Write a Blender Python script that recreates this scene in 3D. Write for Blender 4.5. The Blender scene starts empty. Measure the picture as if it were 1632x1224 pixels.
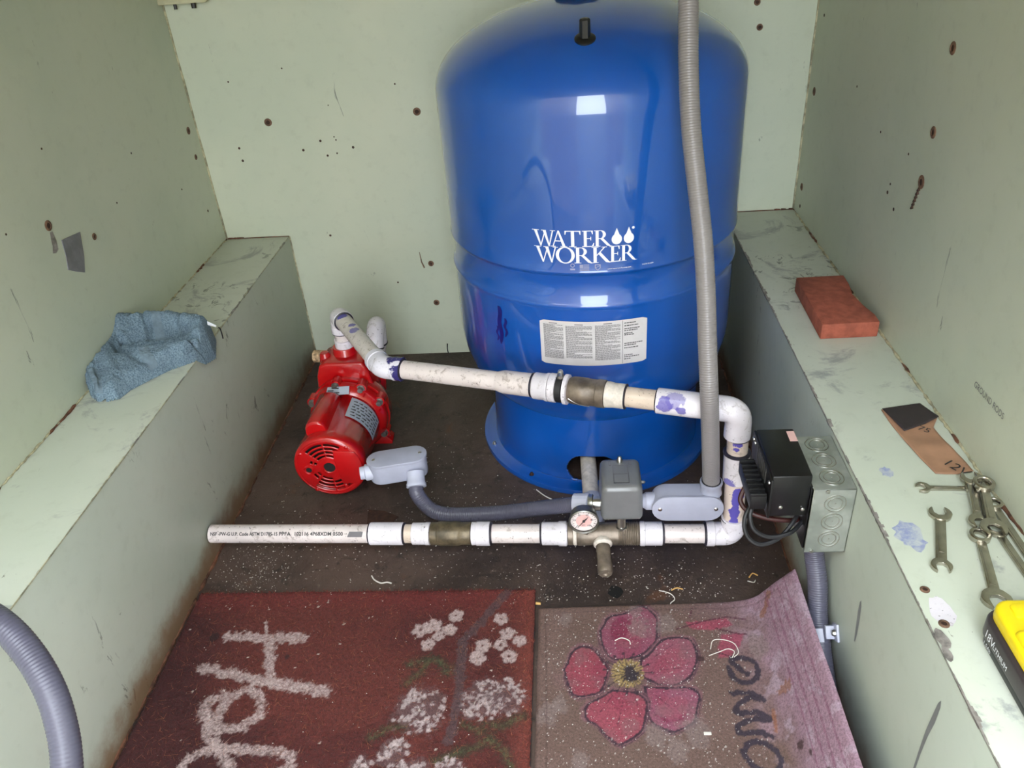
import bpy, bmesh, math, random
import numpy as np
from mathutils import Vector, Matrix, noise as mnoise

scene = bpy.context.scene
COL = scene.collection
random.seed(7)
PI = math.pi

# ------------------------------------------------------------------ camera
F_PX, YAW, PITCH, ROLL = 1275.05, -0.0919, -0.5607, -0.0815
cam_d = bpy.data.cameras.new('camera')
cam_d.sensor_width = 36.0
cam_d.sensor_fit = 'HORIZONTAL'
cam_d.lens = 36.0 * F_PX / 1632.0
cam_d.clip_start = 0.02
cam = bpy.data.objects.new('camera', cam_d)
COL.objects.link(cam)
fw = Vector((math.sin(YAW) * math.cos(PITCH), math.cos(YAW) * math.cos(PITCH), math.sin(PITCH)))
rt = Vector((math.cos(YAW), -math.sin(YAW), 0))
up = rt.cross(fw)
r2 = math.cos(ROLL) * rt + math.sin(ROLL) * up
u2 = -math.sin(ROLL) * rt + math.cos(ROLL) * up
M = Matrix((r2, u2, -fw)).transposed().to_4x4()
M.translation = Vector((0.6559, 0.0, 1.0))
cam.matrix_world = M
scene.camera = cam

# ------------------------------------------------------------------ light
world = bpy.data.worlds.new('world')
scene.world = world
world.use_nodes = True
bg = world.node_tree.nodes['Background']
bg.inputs[0].default_value = (0.87, 0.94, 1.0, 1)
bg.inputs[1].default_value = 7.4
vs = scene.view_settings
vs.view_transform = 'Standard'
vs.look = 'None'
vs.gamma = 1.0
vs.use_curve_mapping = False
vs.exposure = 0.52
try:
    scene.cycles.max_bounces = 10
    scene.cycles.diffuse_bounces = 6
except Exception:
    pass

# ------------------------------------------------------------------ mesh helpers
ORG = {}

def V(*a):
    return Vector(a if len(a) > 1 else a[0])

class MB:
    """collects verts and faces in world coordinates"""
    def __init__(s):
        s.v = []; s.f = []; s.sm = []
    def add(s, vs_, fs_, smooth=True):
        b = len(s.v)
        s.v += [Vector(q) for q in vs_]
        s.f += [tuple(i + b for i in f) for f in fs_]
        s.sm += [smooth] * len(fs_)
        return s
    def box(s, c, size, rot=None, bev=0.0, seg=2):
        bm = bmesh.new()
        bmesh.ops.create_cube(bm, size=1.0)
        bmesh.ops.scale(bm, vec=size, verts=bm.verts)
        if bev > 0:
            bmesh.ops.bevel(bm, geom=list(bm.edges), offset=bev, segments=seg, profile=0.5, affect='EDGES')
        m = Matrix.Translation(Vector(c)) @ (rot.to_4x4() if rot else Matrix.Identity(4))
        bm.transform(m)
        s.frombm(bm, smooth=False)
        return s
    def frombm(s, bm, smooth=True):
        bm.verts.index_update()
        s.add([v.co.copy() for v in bm.verts], [tuple(v.index for v in f.verts) for f in bm.faces], smooth)
        bm.free()
    def prism(s, pts, o, ex, ey, h, bev=0.0, seg=2):
        """polygon pts in the plane o+ex*x+ey*y, extruded h along the normal"""
        ex = Vector(ex).normalized(); ey = Vector(ey).normalized(); n = ex.cross(ey)
        bm = bmesh.new()
        vs_ = [bm.verts.new(Vector(o) + ex * x + ey * y) for x, y in pts]
        f = bm.faces.new(vs_)
        r = bmesh.ops.extrude_face_region(bm, geom=[f])
        bmesh.ops.translate(bm, vec=n * h, verts=[e for e in r['geom'] if isinstance(e, bmesh.types.BMVert)])
        bmesh.ops.recalc_face_normals(bm, faces=bm.faces)
        if bev > 0:
            es = [e for e in bm.edges if len(e.link_faces) == 2 and e.calc_face_angle(0) > 0.6]
            bmesh.ops.bevel(bm, geom=es, offset=bev, segments=seg, profile=0.5, affect='EDGES')
        bmesh.ops.triangulate(bm, faces=[f for f in bm.faces if len(f.verts) > 4])
        s.frombm(bm, smooth=False)
        return s
    def lathe(s, p0, ax, prof, n=28, cap=True, a0=0.0, a1=2 * PI):
        """prof = [(distance along axis, radius)...]"""
        p0 = Vector(p0); ax = Vector(ax).normalized()
        e1 = ax.orthogonal().normalized()
        if abs(ax.z) > .99: e1 = Vector((1, 0, 0))
        elif abs(ax.z) < .5: e1 = (Vector((0, 0, 1)) - ax * ax.z).normalized()
        e2 = ax.cross(e1)
        full = abs(a1 - a0 - 2 * PI) < 1e-6
        k = n if full else n + 1
        vs_ = []; fs_ = []
        for d, r in prof:
            for i in range(k):
                a = a0 + (a1 - a0) * i / n
                vs_.append(p0 + ax * d + (e1 * math.cos(a) + e2 * math.sin(a)) * r)
        for j in range(len(prof) - 1):
            for i in range(n):
                i2 = (i + 1) % k
                fs_.append((j * k + i, j * k + i2, (j + 1) * k + i2, (j + 1) * k + i))
        if cap and full:
            if prof[0][1] > 1e-6: fs_.append(tuple(reversed(range(k))))
            if prof[-1][1] > 1e-6: fs_.append(tuple((len(prof) - 1) * k + i for i in range(k)))
        s.add(vs_, fs_, True)
        return s
    def tube(s, pts, radii, n=16, cap=True):
        pts = [Vector(q) for q in pts]
        if not hasattr(radii, '__len__'): radii = [radii] * len(pts)
        t0 = (pts[1] - pts[0]).normalized()
        e1 = t0.orthogonal().normalized()
        vs_ = []; fs_ = []
        m = len(pts)
        for i in range(m):
            t = (pts[min(i + 1, m - 1)] - pts[max(i - 1, 0)])
            if t.length < 1e-9: t = t0
            t.normalize()
            e1 = (e1 - t * e1.dot(t)).normalized()
            e2 = t.cross(e1)
            for k in range(n):
                a = 2 * PI * k / n
                vs_.append(pts[i] + (e1 * math.cos(a) + e2 * math.sin(a)) * radii[i])
        for i in range(m - 1):
            for k in range(n):
                k2 = (k + 1) % n
                fs_.append((i * n + k, i * n + k2, (i + 1) * n + k2, (i + 1) * n + k))
        if cap:
            fs_.append(tuple(reversed(range(n)))); fs_.append(tuple((m - 1) * n + k for k in range(n)))
        s.add(vs_, fs_, True)
        return s
    def ball(s, c, r, sc=(1, 1, 1), sub=2):
        bm = bmesh.new()
        bmesh.ops.create_icosphere(bm, subdivisions=sub, radius=r)
        bmesh.ops.scale(bm, vec=sc, verts=bm.verts)
        bmesh.ops.translate(bm, vec=Vector(c), verts=bm.verts)
        s.frombm(bm)
        return s
    def build(s, name, mat, parent=None, org=None, angle=40):
        if parent is not None and org is None: org = ORG[parent.name]
        if org is None:
            xs = [v.x for v in s.v]; ys = [v.y for v in s.v]; zs = [v.z for v in s.v]
            org = Vector(((min(xs) + max(xs)) / 2, (min(ys) + max(ys)) / 2, min(zs)))
        org = Vector(org)
        me = bpy.data.meshes.new(name)
        me.from_pydata([tuple(v - org) for v in s.v], [], s.f)
        me.polygons.foreach_set('use_smooth', [True] * len(me.polygons))
        me.update()
        if angle is not None:
            try: me.set_sharp_from_angle(angle=math.radians(angle))
            except Exception: pass
        o = bpy.data.objects.new(name, me)
        if mat: me.materials.append(MAT[mat] if isinstance(mat, str) else mat)
        COL.objects.link(o)
        ORG[o.name] = org
        if parent is not None:
            o.parent = parent
            o.location = org - ORG[parent.name]
        else:
            o.location = org
        return o

def tag(o, label=None, cat=None, group=None, kind=None):
    if label: o['label'] = label
    if cat: o['category'] = cat
    if group: o['group'] = group
    if kind: o['kind'] = kind
    return o

def thing(name, loc, label, cat, group=None):
    o = bpy.data.objects.new(name, None)
    o.empty_display_size = 0.05
    COL.objects.link(o)
    o.location = Vector(loc); ORG[o.name] = Vector(loc)
    return tag(o, label, cat, group)

def catmull(P, n=12):
    P = [Vector(q) for q in P]
    P = [2 * P[0] - P[1]] + P + [2 * P[-1] - P[-2]]
    out = []
    for i in range(1, len(P) - 2):
        a, b, c, d = P[i - 1:i + 3]
        for k in range(n):
            t = k / n
            out.append(0.5 * ((2 * b) + (c - a) * t + (2 * a - 5 * b + 4 * c - d) * t * t + (3 * b - a - 3 * c + d) * t ** 3))
    out.append(P[-2])
    return out

def resample(P, step):
    out = [P[0]]; acc = 0
    for a, b in zip(P, P[1:]):
        L = (b - a).length
        while acc + L >= step:
            t = (step - acc) / L
            a = a + (b - a) * t; L = (b - a).length; acc = 0
            out.append(a)
        acc += L
    out.append(P[-1])
    return out

def text_mesh(body, size, bold=0.0):
    """2-D outline of a string as (verts, faces), built-in font"""
    cu = bpy.data.curves.new('txt', 'FONT')
    cu.body = body; cu.size = size; cu.resolution_u = 3; cu.offset = bold
    o = bpy.data.objects.new('txt', cu)
    COL.objects.link(o)
    me = bpy.data.meshes.new_from_object(o)
    vs_ = [v.co.copy() for v in me.vertices]; fs_ = [tuple(f.vertices) for f in me.polygons]
    bpy.data.objects.remove(o); bpy.data.curves.remove(cu); bpy.data.meshes.remove(me)
    return vs_, fs_

# ------------------------------------------------------------------ materials
MAT = {}

def s2l(c):
    return tuple(((x / 255) / 12.92 if x / 255 <= 0.04045 else ((x / 255 + 0.055) / 1.055) ** 2.4) for x in c) + (1.0,)

class NT:
    def __init__(s, name):
        s.m = bpy.data.materials.new(name); s.m.use_nodes = True
        s.t = s.m.node_tree; s.b = s.t.nodes['Principled BSDF']; MAT[name] = s.m
        s._tc = None
    def n(s, kind, **kw):
        nd = s.t.nodes.new(kind)
        for k, v in kw.items():
            if k.startswith('i_'):
                nd.inputs[k[2:].replace('_', ' ')].default_value = v
            else: setattr(nd, k, v)
        return nd
    def l(s, a, b): s.t.links.new(a, b)
    def co(s):
        if s._tc is None: s._tc = s.n('ShaderNodeTexCoord')
        return s._tc.outputs['Object']
    def mapped(s, sc):
        mp = s.n('ShaderNodeMapping'); mp.inputs['Scale'].default_value = sc
        s.l(s.co(), mp.inputs['Vector']); return mp.outputs['Vector']
    def noise(s, scale, detail=4, rough=.55, vec=None, dist=0.0):
        nd = s.n('ShaderNodeTexNoise'); nd.inputs['Scale'].default_value = scale
        nd.inputs['Detail'].default_value = detail; nd.inputs['Roughness'].default_value = rough
        nd.inputs['Distortion'].default_value = dist
        s.l(vec if vec is not None else s.co(), nd.inputs['Vector']); return nd.outputs['Fac']
    def ramp(s, fac, a, b):
        nd = s.n('ShaderNodeMapRange'); nd.interpolation_type = 'SMOOTHSTEP'
        nd.inputs['From Min'].default_value = a; nd.inputs['From Max'].default_value = b
        s.l(fac, nd.inputs['Value']); return nd.outputs['Result']
    def mix(s, fac, a, b, mode='MIX'):
        nd = s.n('ShaderNodeMix', data_type='RGBA', blend_type=mode)
        for sock, v in ((nd.inputs['Factor'], fac), (nd.inputs['A'], a), (nd.inputs['B'], b)):
            if hasattr(v, 'is_output'): s.l(v, sock)
            else: sock.default_value = v
        return nd.outputs['Result']
    def math(s, op, a, b=None, c=None):
        nd = s.n('ShaderNodeMath', operation=op)
        for i, v in enumerate((a, b, c)):
            if v is None: continue
            if hasattr(v, 'is_output'): s.l(v, nd.inputs[i])
            else: nd.inputs[i].default_value = v
        return nd.outputs[0]
    def xyz(s):
        nd = s.n('ShaderNodeSeparateXYZ'); s.l(s.co(), nd.inputs[0]); return nd.outputs
    def base(s, c):
        if hasattr(c, 'is_output'): s.l(c, s.b.inputs['Base Color'])
        else: s.b.inputs['Base Color'].default_value = c
    def rough(s, r):
        if hasattr(r, 'is_output'): s.l(r, s.b.inputs['Roughness'])
        else: s.b.inputs['Roughness'].default_value = r
    def set(s, **kw):
        for k, v in kw.items(): s.b.inputs[k.replace('_', ' ')].default_value = v
    def bump(s, h, strength=.2, dist=.002):
        nd = s.n('ShaderNodeBump'); nd.inputs['Strength'].default_value = strength; nd.inputs['Distance'].default_value = dist
        s.l(h, nd.inputs['Height']); s.l(nd.outputs[0], s.b.inputs['Normal'])

def plain(name, rgb, rough=.5, metal=0.0, var=.12, scale=30, coat=0.0, bump=0.0):
    t = NT(name)
    c = s2l(rgb)
    d = tuple(x * (1 - var * 1.6) for x in c[:3]) + (1,)
    e = tuple(min(1, x * (1 + var)) for x in c[:3]) + (1,)
    nz = t.noise(scale, 5, .6)
    t.base(t.mix(t.ramp(nz, .3, .7), d, e))
    t.rough(rough); t.set(Metallic=metal)
    if coat: t.set(Coat_Weight=coat, Coat_Roughness=.06, Coat_IOR=1.6)
    if bump: t.bump(t.noise(scale * 6, 3), bump, .001)
    return t

def paint(name, rgb_a, rgb_b, scuff=.62, rust=.70, foot=None, floorz=None, stain=None):
    """old pale green paint on sheet steel: blotches, scuffs, chips, rust at the foot"""
    t = NT(name)
    big = t.noise(2.2, 4, .6)
    c = t.mix(t.ramp(big, .35, .65), s2l(rgb_a), s2l(rgb_b))
    sm = t.noise(38, 6, .65)
    c = t.mix(t.math('MULTIPLY', t.ramp(sm, .5, .75), .11), c, s2l((120, 124, 104)))
    # long scuffs
    sc1 = t.noise(1.0, 5, .7, t.mapped((26, 26, 9)), 1.2)
    pick = t.noise(3.1, 2)
    f1 = t.math('MULTIPLY', t.ramp(sc1, scuff, scuff + .05), t.ramp(pick, .5, .58))
    c = t.mix(t.math('MULTIPLY', f1, .75), c, s2l((96, 98, 92)))
    sc2 = t.noise(1.0, 6, .75, t.mapped((140, 60, 60)), .6)
    f2 = t.math('MULTIPLY', t.ramp(sc2, rust, rust + .04), t.ramp(t.noise(5.3, 2), .45, .6))
    c = t.mix(f2, c, s2l((74, 58, 44)))
    if stain:
        st = t.math('MULTIPLY', t.ramp(t.noise(9, 5, .7, None, .8), .55, .68), stain)
        c = t.mix(st, c, s2l((112, 112, 122)))
    if foot is not None:
        x = t.xyz()
        h = t.math('SUBTRACT', foot, x[2])
        g = t.math('ADD', t.math('MULTIPLY', h, 20.0), t.math('MULTIPLY', t.noise(14, 5, .7), 2.2))
        c = t.mix(t.math('MULTIPLY', t.ramp(g, 1.1, 2.4), .85), c, s2l((126, 88, 52)))
    t.base(c)
    t.rough(t.math('ADD', t.math('MULTIPLY', big, .15), .40))
    t.bump(t.noise(7, 3), .10, .004)
    return t

PA, PB = (184, 192, 173), (195, 200, 181)
paint('paint_wall', PA, PB, .66, .75)
paint('paint_back', (187, 194, 174), (196, 200, 179), .67, .75)
paint('paint_ledge_top', (190, 197, 181), (201, 205, 192), .57, .66, stain=.55)
paint('paint_ledge', (179, 188, 175), (190, 196, 184), .63, .72, foot=.072)
plain('cream_panel', (196, 192, 160), .5)

t = NT('floor_sheet')
a = t.noise(3.0, 6, .65, None, .6); b = t.noise(16, 6, .7, None, .4); c_ = t.noise(70, 4, .7)
col = t.mix(t.ramp(a, .35, .65), s2l((50, 39, 35)), s2l((84, 68, 60)))
col = t.mix(t.ramp(b, .55, .75), col, s2l((38, 29, 26)))
col = t.mix(t.math('MULTIPLY', t.ramp(t.noise(6, 5, .7, None, .5), .62, .72), .55), col, s2l((98, 60, 34)))
col = t.mix(t.math('MULTIPLY', t.ramp(c_, .58, .72), .6), col, s2l((112, 98, 86)))
wv = t.noise(1.0, 5, .8, t.mapped((9, 90, 9)), .3)
col = t.mix(t.math('MULTIPLY', t.ramp(wv, .55, .7), .4), col, s2l((40, 33, 30)))
col = t.mix(t.math('MULTIPLY', t.ramp(t.noise(34, 6, .8, None, .7), .56, .66), .7), col, s2l((24, 19, 17)))
t.base(col); t.rough(.55); t.bump(t.noise(26, 7, .75, None, .4), .8, .004)

plain('ground_soil', (84, 78, 58), .9, scale=4, var=.25)

t = NT('tank_blue')
nz = t.noise(5, 4)
cb = t.mix(t.ramp(nz, .3, .7), s2l((1, 74, 162)), s2l((3, 82, 174)))
t.base(cb); t.rough(.30); t.set(Coat_Weight=1.0, Coat_Roughness=.04, Coat_IOR=1.65)
t.bump(t.noise(420, 2), .06, .0006)
plain('tank_blue_dark', (14, 28, 66), .4)
plain('decal_white', (236, 238, 246), .45, var=.02)
plain('decal_grey', (150, 156, 190), .5, var=.02)
plain('label_paper', (206, 202, 204), .5, var=.04)
plain('print_black', (44, 42, 44), .6, var=.05)
plain('print_grey', (104, 100, 104), .6, var=.05)

plain('pump_red', (176, 8, 14), .26, coat=.5, var=.10, scale=14, bump=.05)
plain('label_silver', (178, 186, 200), .38, metal=.15, var=.05)
plain('steel_bright', (206, 204, 200), .28, metal=1.0, var=.08, scale=60)
plain('steel_dull', (140, 138, 134), .42, metal=.9, var=.15, scale=60)
plain('hole_black', (7, 7, 8), .7, var=0)
plain('black_plastic', (24, 24, 26), .35, var=.15, scale=40)
plain('black_enamel', (20, 20, 22), .32, var=.2, scale=60)
plain('black_rubber', (26, 26, 30), .55, var=.1)
plain('wire_red', (64, 28, 26), .5)
plain('grey_fitting', (166, 168, 186), .42, var=.05, scale=20)
plain('grey_collar', (188, 190, 208), .42, var=.04, scale=20)
plain('grey_conduit', (86, 85, 101), .36, var=.06, scale=20)
plain('grey_conduit_light', (134, 129, 130), .28, var=.05, scale=12)
plain('switch_grey', (112, 113, 115), .30, var=.06, scale=20, coat=.25)
plain('brick_clay', (154, 82, 63), .85, var=.16, scale=60, bump=.4)
plain('cord_tan', (198, 166, 130), .8, var=.4, scale=160, bump=.5)
plain('tape_grey', (128, 126, 134), .38, metal=.35, var=.15, scale=30)
plain('rust_dark', (58, 36, 26), .8, var=.3, scale=120)
plain('rust_ring', (112, 84, 66), .75, var=.3, scale=120)
plain('bare_metal', (136, 130, 126), .5, var=.3, scale=90)
plain('seam_caulk', (176, 170, 140), .7, var=.35, scale=60)
plain('seam_rust', (96, 62, 44), .85, var=.4, scale=70)
plain('battery_yellow', (240, 214, 22), .42, var=.04, scale=20)
plain('battery_black', (58, 50, 52), .40, var=.06, scale=20)
plain('paper_brown', (164, 124, 98), .55, var=.10, scale=22)
plain('paper_black', (50, 42, 44), .6, var=.10)
plain('towel_band', (110, 128, 142), .9, var=.12, scale=60)
plain('plastic_chip', (222, 218, 210), .6, var=.05)
plain('chip_tan', (206, 164, 96), .6, var=.1)
plain('brass_aged', (122, 110, 98), .42, metal=.45, var=.30, scale=34, bump=.12)
plain('brass_valve', (104, 92, 72), .42, metal=.35, var=.35, scale=40, bump=.1)
plain('thread_tape', (216, 206, 196), .6, var=.12, scale=90)
plain('gauge_face', (226, 214, 212), .35, var=.02)
plain('gauge_pink', (222, 180, 176), .4, var=.03)
plain('cement_dark', (38, 34, 48), .45, var=.2, scale=60)
plain('peg_black', (30, 26, 24), .5)

t = NT('towel_blue')
w = t.noise(420, 3, .7); w2 = t.noise(24, 4, .6)
c = t.mix(t.ramp(w, .3, .7), s2l((82, 104, 122)), s2l((140, 162, 178)))
c = t.mix(t.math('MULTIPLY', t.ramp(w2, .45, .7), .35), c, s2l((84, 100, 116)))
t.base(c); t.rough(.95); t.bump(w, 1.0, .0025)

t = NT('galvanised')
vz = t.n('ShaderNodeTexVoronoi'); vz.inputs['Scale'].default_value = 90; t.l(t.co(), vz.inputs['Vector'])
c = t.mix(t.ramp(t.noise(20, 3), .35, .65), s2l((150, 156, 148)), s2l((184, 188, 182)))
c = t.mix(t.math('MULTIPLY', t.ramp(vz.outputs['Distance'], .1, .6), .25), c, s2l((120, 126, 120)))
t.base(c); t.rough(.36); t.set(Metallic=.55)

def pvc(name, rgb, dirt=.55, blobs=(), org=(0, 0, 0), prime=(92, 84, 168)):
    """white pipe plastic with smudges; blobs = purple primer splashes (centre, radius) in world units"""
    t = NT(name)
    c = s2l(rgb)
    c2 = tuple(x * .84 for x in c[:3]) + (1,)
    col = t.mix(t.ramp(t.noise(11, 4), .35, .7), c, c2)
    sm = t.noise(60, 6, .75, None, .6)
    col = t.mix(t.math('MULTIPLY', t.ramp(sm, .54, .66), dirt), col, s2l((120, 104, 92)))
    sp = t.noise(190, 3, .7)
    col = t.mix(t.math('MULTIPLY', t.ramp(sp, .64, .70), .8), col, s2l((52, 46, 46)))
    if blobs:
        nz = t.noise(55, 4, .65, None, .5)
        for ctr, r, st in blobs:
            vm = t.n('ShaderNodeVectorMath', operation='DISTANCE')
            t.l(t.co(), vm.inputs[0]); vm.inputs[1].default_value = Vector(ctr) - Vector(org)
            d = t.math('DIVIDE', vm.outputs['Value'], r)
            g = t.math('ADD', d, t.math('MULTIPLY', t.math('SUBTRACT', nz, .5), 1.9))
            m_ = t.math('SUBTRACT', 1.0, t.ramp(g, .80, 1.0))
            col = t.mix(t.math('MULTIPLY', m_, st), col, s2l(prime))
    t.base(col); t.rough(.26)
    return t

pvc('pvc_white', (228, 222, 230), .35)
pvc('pvc_pipe', (222, 210, 208), .55)
pvc('pvc_cream', (214, 196, 180), .5)

paint('paint_roof', (176, 158, 100), (184, 166, 108), .66, .72)
plain('blocker_tan', (128, 110, 78), .8, scale=6, var=.15)  # plain tan for the added sky-blocking panels outside
plain('scuff_grey', (128, 132, 132), .5, var=.08, scale=40)
plain('primer_violet', (22, 26, 112), .35, var=.1, scale=60)

# ------------------------------------------------------------------ the steel box
YB, XL, XR, HL, XI, HR = 1.745, -0.1515, 1.156, 0.330, 1.004, 0.3365
Y0, ZC = 0.10, 1.50

def struct(name, mb, mat, label=None, org=None):
    o = mb.build(name, mat, None, org)
    o['kind'] = 'structure'
    if label: o['label'] = label; 
    return o

def slab(x0, x1, y0, y1, z0, z1):
    return MB().box(((x0 + x1) / 2, (y0 + y1) / 2, (z0 + z1) / 2), (x1 - x0, y1 - y0, z1 - z0))

floor = struct('floor', slab(XL, XR, Y0, YB, -.03, 0), 'floor_sheet', 'dark brown stained floor sheet of the steel box')
wall_back = struct('wall_back', slab(XL - .02, XR + .02, YB, YB + .02, -.03, ZC), 'paint_back', 'pale green painted steel back wall behind the blue tank', org=(0, YB, 0))
wall_left = struct('wall_left', slab(XL - .02, XL, Y0, YB, -.03, ZC), 'paint_wall', 'pale green steel side wall above the ledge with the towel', org=(XL, 0, 0))
wall_right = struct('wall_right', slab(XR, XR + .02, Y0, YB, -.03, ZC), 'paint_wall', 'pale green steel side wall above the ledge with the brick', org=(XR, 0, 0))
ceiling = struct('ceiling', slab(XL - .02, XR + .02, Y0, YB + .02, ZC, ZC + .02), 'paint_roof', 'painted steel roof of the box')
blockers = []
for x0, x1 in ((-5.0, .12), (1.20, 6.0)):  # unseen panels, added to narrow the sky to one bright gap
    struct('sky_blocker', slab(x0, x1, -1.75, -1.70, -.5, 3.0), 'blocker_tan', 'added tan panel outside, blocking sky in front of the open box')['group'] = 'added sky blocking panels outside the box'
ground = struct('ground', slab(-14, 15, -16, 12, -.60, -.50), 'ground_soil', 'bare dry ground outside the box')

def ledge(x0, x1, h, label):
    mb = MB().box(((x0 + x1) / 2, (Y0 + YB) / 2, h / 2), (x1 - x0, YB - Y0, h), bev=.0018, seg=2)
    o = struct('steel_ledge', mb, 'paint_ledge', label)
    o.data.materials.append(MAT['paint_ledge_top'])
    for p_ in o.data.polygons:
        if p_.normal.z > .9: p_.material_index = 1
    return o
ledge_l = ledge(XL, 0.0, HL, 'pale green steel ledge carrying the blue towel')
ledge_r = ledge(XI, XR, HR, 'pale green steel ledge carrying the brick and wrenches')

def seam(parent, x, z, y0, y1, mat, r, gaps, dz=0, jit=.0012, name='weld_seam'):
    """broken bead along y"""
    y = y0
    mb = MB()
    while y < y1:
        L = random.uniform(*gaps[0])
        n = max(3, int(L / .008))
        pts = [(x + random.uniform(-jit, jit), y + L * i / n, z + random.uniform(-jit, jit) * .6) for i in range(n + 1)]
        rad = [r * random.uniform(.5, 1.2) for _ in pts]; rad[0] = rad[-1] = r * .2
        mb.tube(pts, rad, 6)
        y += L + random.uniform(*gaps[1])
    return mb.build(name, mat, parent)

seam(ledge_l, XL + .001, HL + .0008, .3, YB, 'seam_caulk', .0018, ((.1, .3), (.0, .01)))
seam(ledge_l, XL + .0016, HL + .0010, .5, YB, 'seam_rust', .0026, ((.03, .09), (.1, .22)), name='rust_seam')
seam(ledge_r, XR - .001, HR + .0008, .3, YB, 'seam_caulk', .0026, ((.1, .3), (.0, .01)))
seam(ledge_r, XR - .0016, HR + .0012, .5, YB, 'seam_rust', .0026, ((.02, .07), (.08, .2)), name='rust_seam')
seam(ledge_l, .0002, .002, .3, YB, 'seam_rust', .0035, ((.1, .3), (.0, .02)), name='foot_rust')
seam(ledge_r, XI - .0002, .002, .3, YB, 'seam_rust', .003, ((.1, .3), (.0, .02)), name='foot_rust')
# back corners of the two ledges: rust heaps
for par, x0, x1, h in ((ledge_l, XL, 0.0, HL), (ledge_r, XI, XR, HR)):
    mb = MB()
    for k in range(9):
        u = random.random() ** 2
        x = (x0 + .004 + u * .05) if par is ledge_l else (x1 - .004 - u * .05)
        mb.tube([(x, YB - .001, h + .001), (x + random.uniform(.004, .012), YB - .0015, h + .002)], [.003, .0012], 5)
    mb.tube([(x0 + .002, YB - .001, h), ((x0 + x1) / 2, YB - .001, h + .0004), (x1, YB - .001, h)], .0016, 6)
    mb.build('corner_rust', 'seam_rust', par)
# vertical corner beads
for w_, x in ((wall_left, XL), (wall_right, XR)):
    sg = 1 if w_ is wall_left else -1
    MB().tube([(x + sg * .0012, YB - .0012, .33 + i * .05) for i in range(24)], [.0022 + .0006 * math.sin(i * 2.1) for i in range(24)], 6).build('corner_bead', 'seam_caulk', w_)
MB().tube([(.0008, YB - .0010, z * .03) for z in range(12)], .0018, 6).build('corner_bead', 'seam_caulk', ledge_l)

def worn(parent, x, z, side, y0, y1, dens, wmax, mat='bare_metal', up_=0.0):
    """paint worn off along a ledge's upper edge: thin irregular flakes on both faces"""
    mb = MB(); y = y0; x -= side * up_; z += up_
    while y < y1:
        L = random.uniform(.006, .045)
        n = max(2, int(L / .005))
        w_ = wmax * random.random() ** 1.5
        prev = None
        if random.random() < dens:
            for i in range(n):
                ya, yb = y + L * i / n, y + L * (i + 1) / n
                wa = w_ * random.uniform(.3, 1) + .0008
                mb.add([(x - side * .0, ya, z + .0003), (x - side * .0, yb, z + .0003), (x + side * wa, yb, z + .0003), (x + side * wa, ya, z + .0003)], [(0, 1, 2, 3)])
                wb = .6 * w_ * random.uniform(.3, 1) + .0006
                mb.add([(x - side * .0003, ya, z), (x - side * .0003, yb, z), (x - side * .0003, yb, z - wb), (x - side * .0003, ya, z - wb)], [(0, 1, 2, 3)])
        y += L
    o = mb.build('worn_edge', mat, parent)
    return o
worn(ledge_l, .0, HL, -1, .35, 1.70, .28, .0035)
worn(ledge_l, .0, HL, -1, .35, 1.74, .75, .0016, 'seam_caulk', .0004)
worn(ledge_r, XI, HR, 1, .35, 1.70, .45, .006)
worn(ledge_r, XI, HR, 1, .35, 1.72, .97, .0022, up_=.0004)
# bigger bare patch with a bright chip on the ledge edge near the yellow battery
mb = MB()
for (cx_, cy_, rx, ry) in ((XI + .006, .552, .006, .014), (XI + .004, .536, .004, .012)):
    pts = [(cx_ + rx * math.cos(a) * random.uniform(.7, 1.15), cy_ + ry * math.sin(a) * random.uniform(.8, 1.1), HR + .0012 + .0004 * (rx > .005)) for a in [2 * PI * i / 14 for i in range(14)]]
    mb.add(pts, [tuple(range(14))])
mb.build('bare_patch', 'bare_metal', ledge_r)

def rosette(parent, pos, nrm, r, flat=1.0, name='bolt_ring'):
    nrm = Vector(nrm)
    o = MB().lathe(Vector(pos) - nrm * .001, nrm, [(0, r), (.0016, r), (.0024, r * .8), (.0024, r * .55), (.0012, r * .5)], 14, cap=False).build(name, 'rust_ring', parent)
    MB().lathe(Vector(pos) - nrm * .001, nrm, [(0, r * .56), (.0016, r * .54), (.0018, r * .2)], 12).build('bolt_core', 'rust_dark', o)
for x, z, r in ((.011, .592, .0085), (.339, .596, .0085), (.326, .245, .0070), (.327, .142, .0075), (1.046, .719, .0065), (1.037, .765, .0065)):
    rosette(wall_back, (x, YB, z), (0, -1, 0), r)
for y, z, r in ((1.146, .596, .0085), (1.704, .594, .008), (1.704, .537, .006), (1.25, .536, .006)):
    rosette(wall_left, (XL, y, z), (1, 0, 0), r)
for y, z, r in ((1.128, .778, .0085), (1.134, .669, .0085), (1.139, .598, .010), (1.702, .599, .0085), (1.705, .401, .008)):
    rosette(wall_right, (XR, y, z), (-1, 0, 0), r)
rosette(ledge_r, (1.018, .618, HR), (0, 0, 1), .0050)
rosette(ledge_r, (1.0195, .572, HR), (0, 0, 1), .0055)
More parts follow.
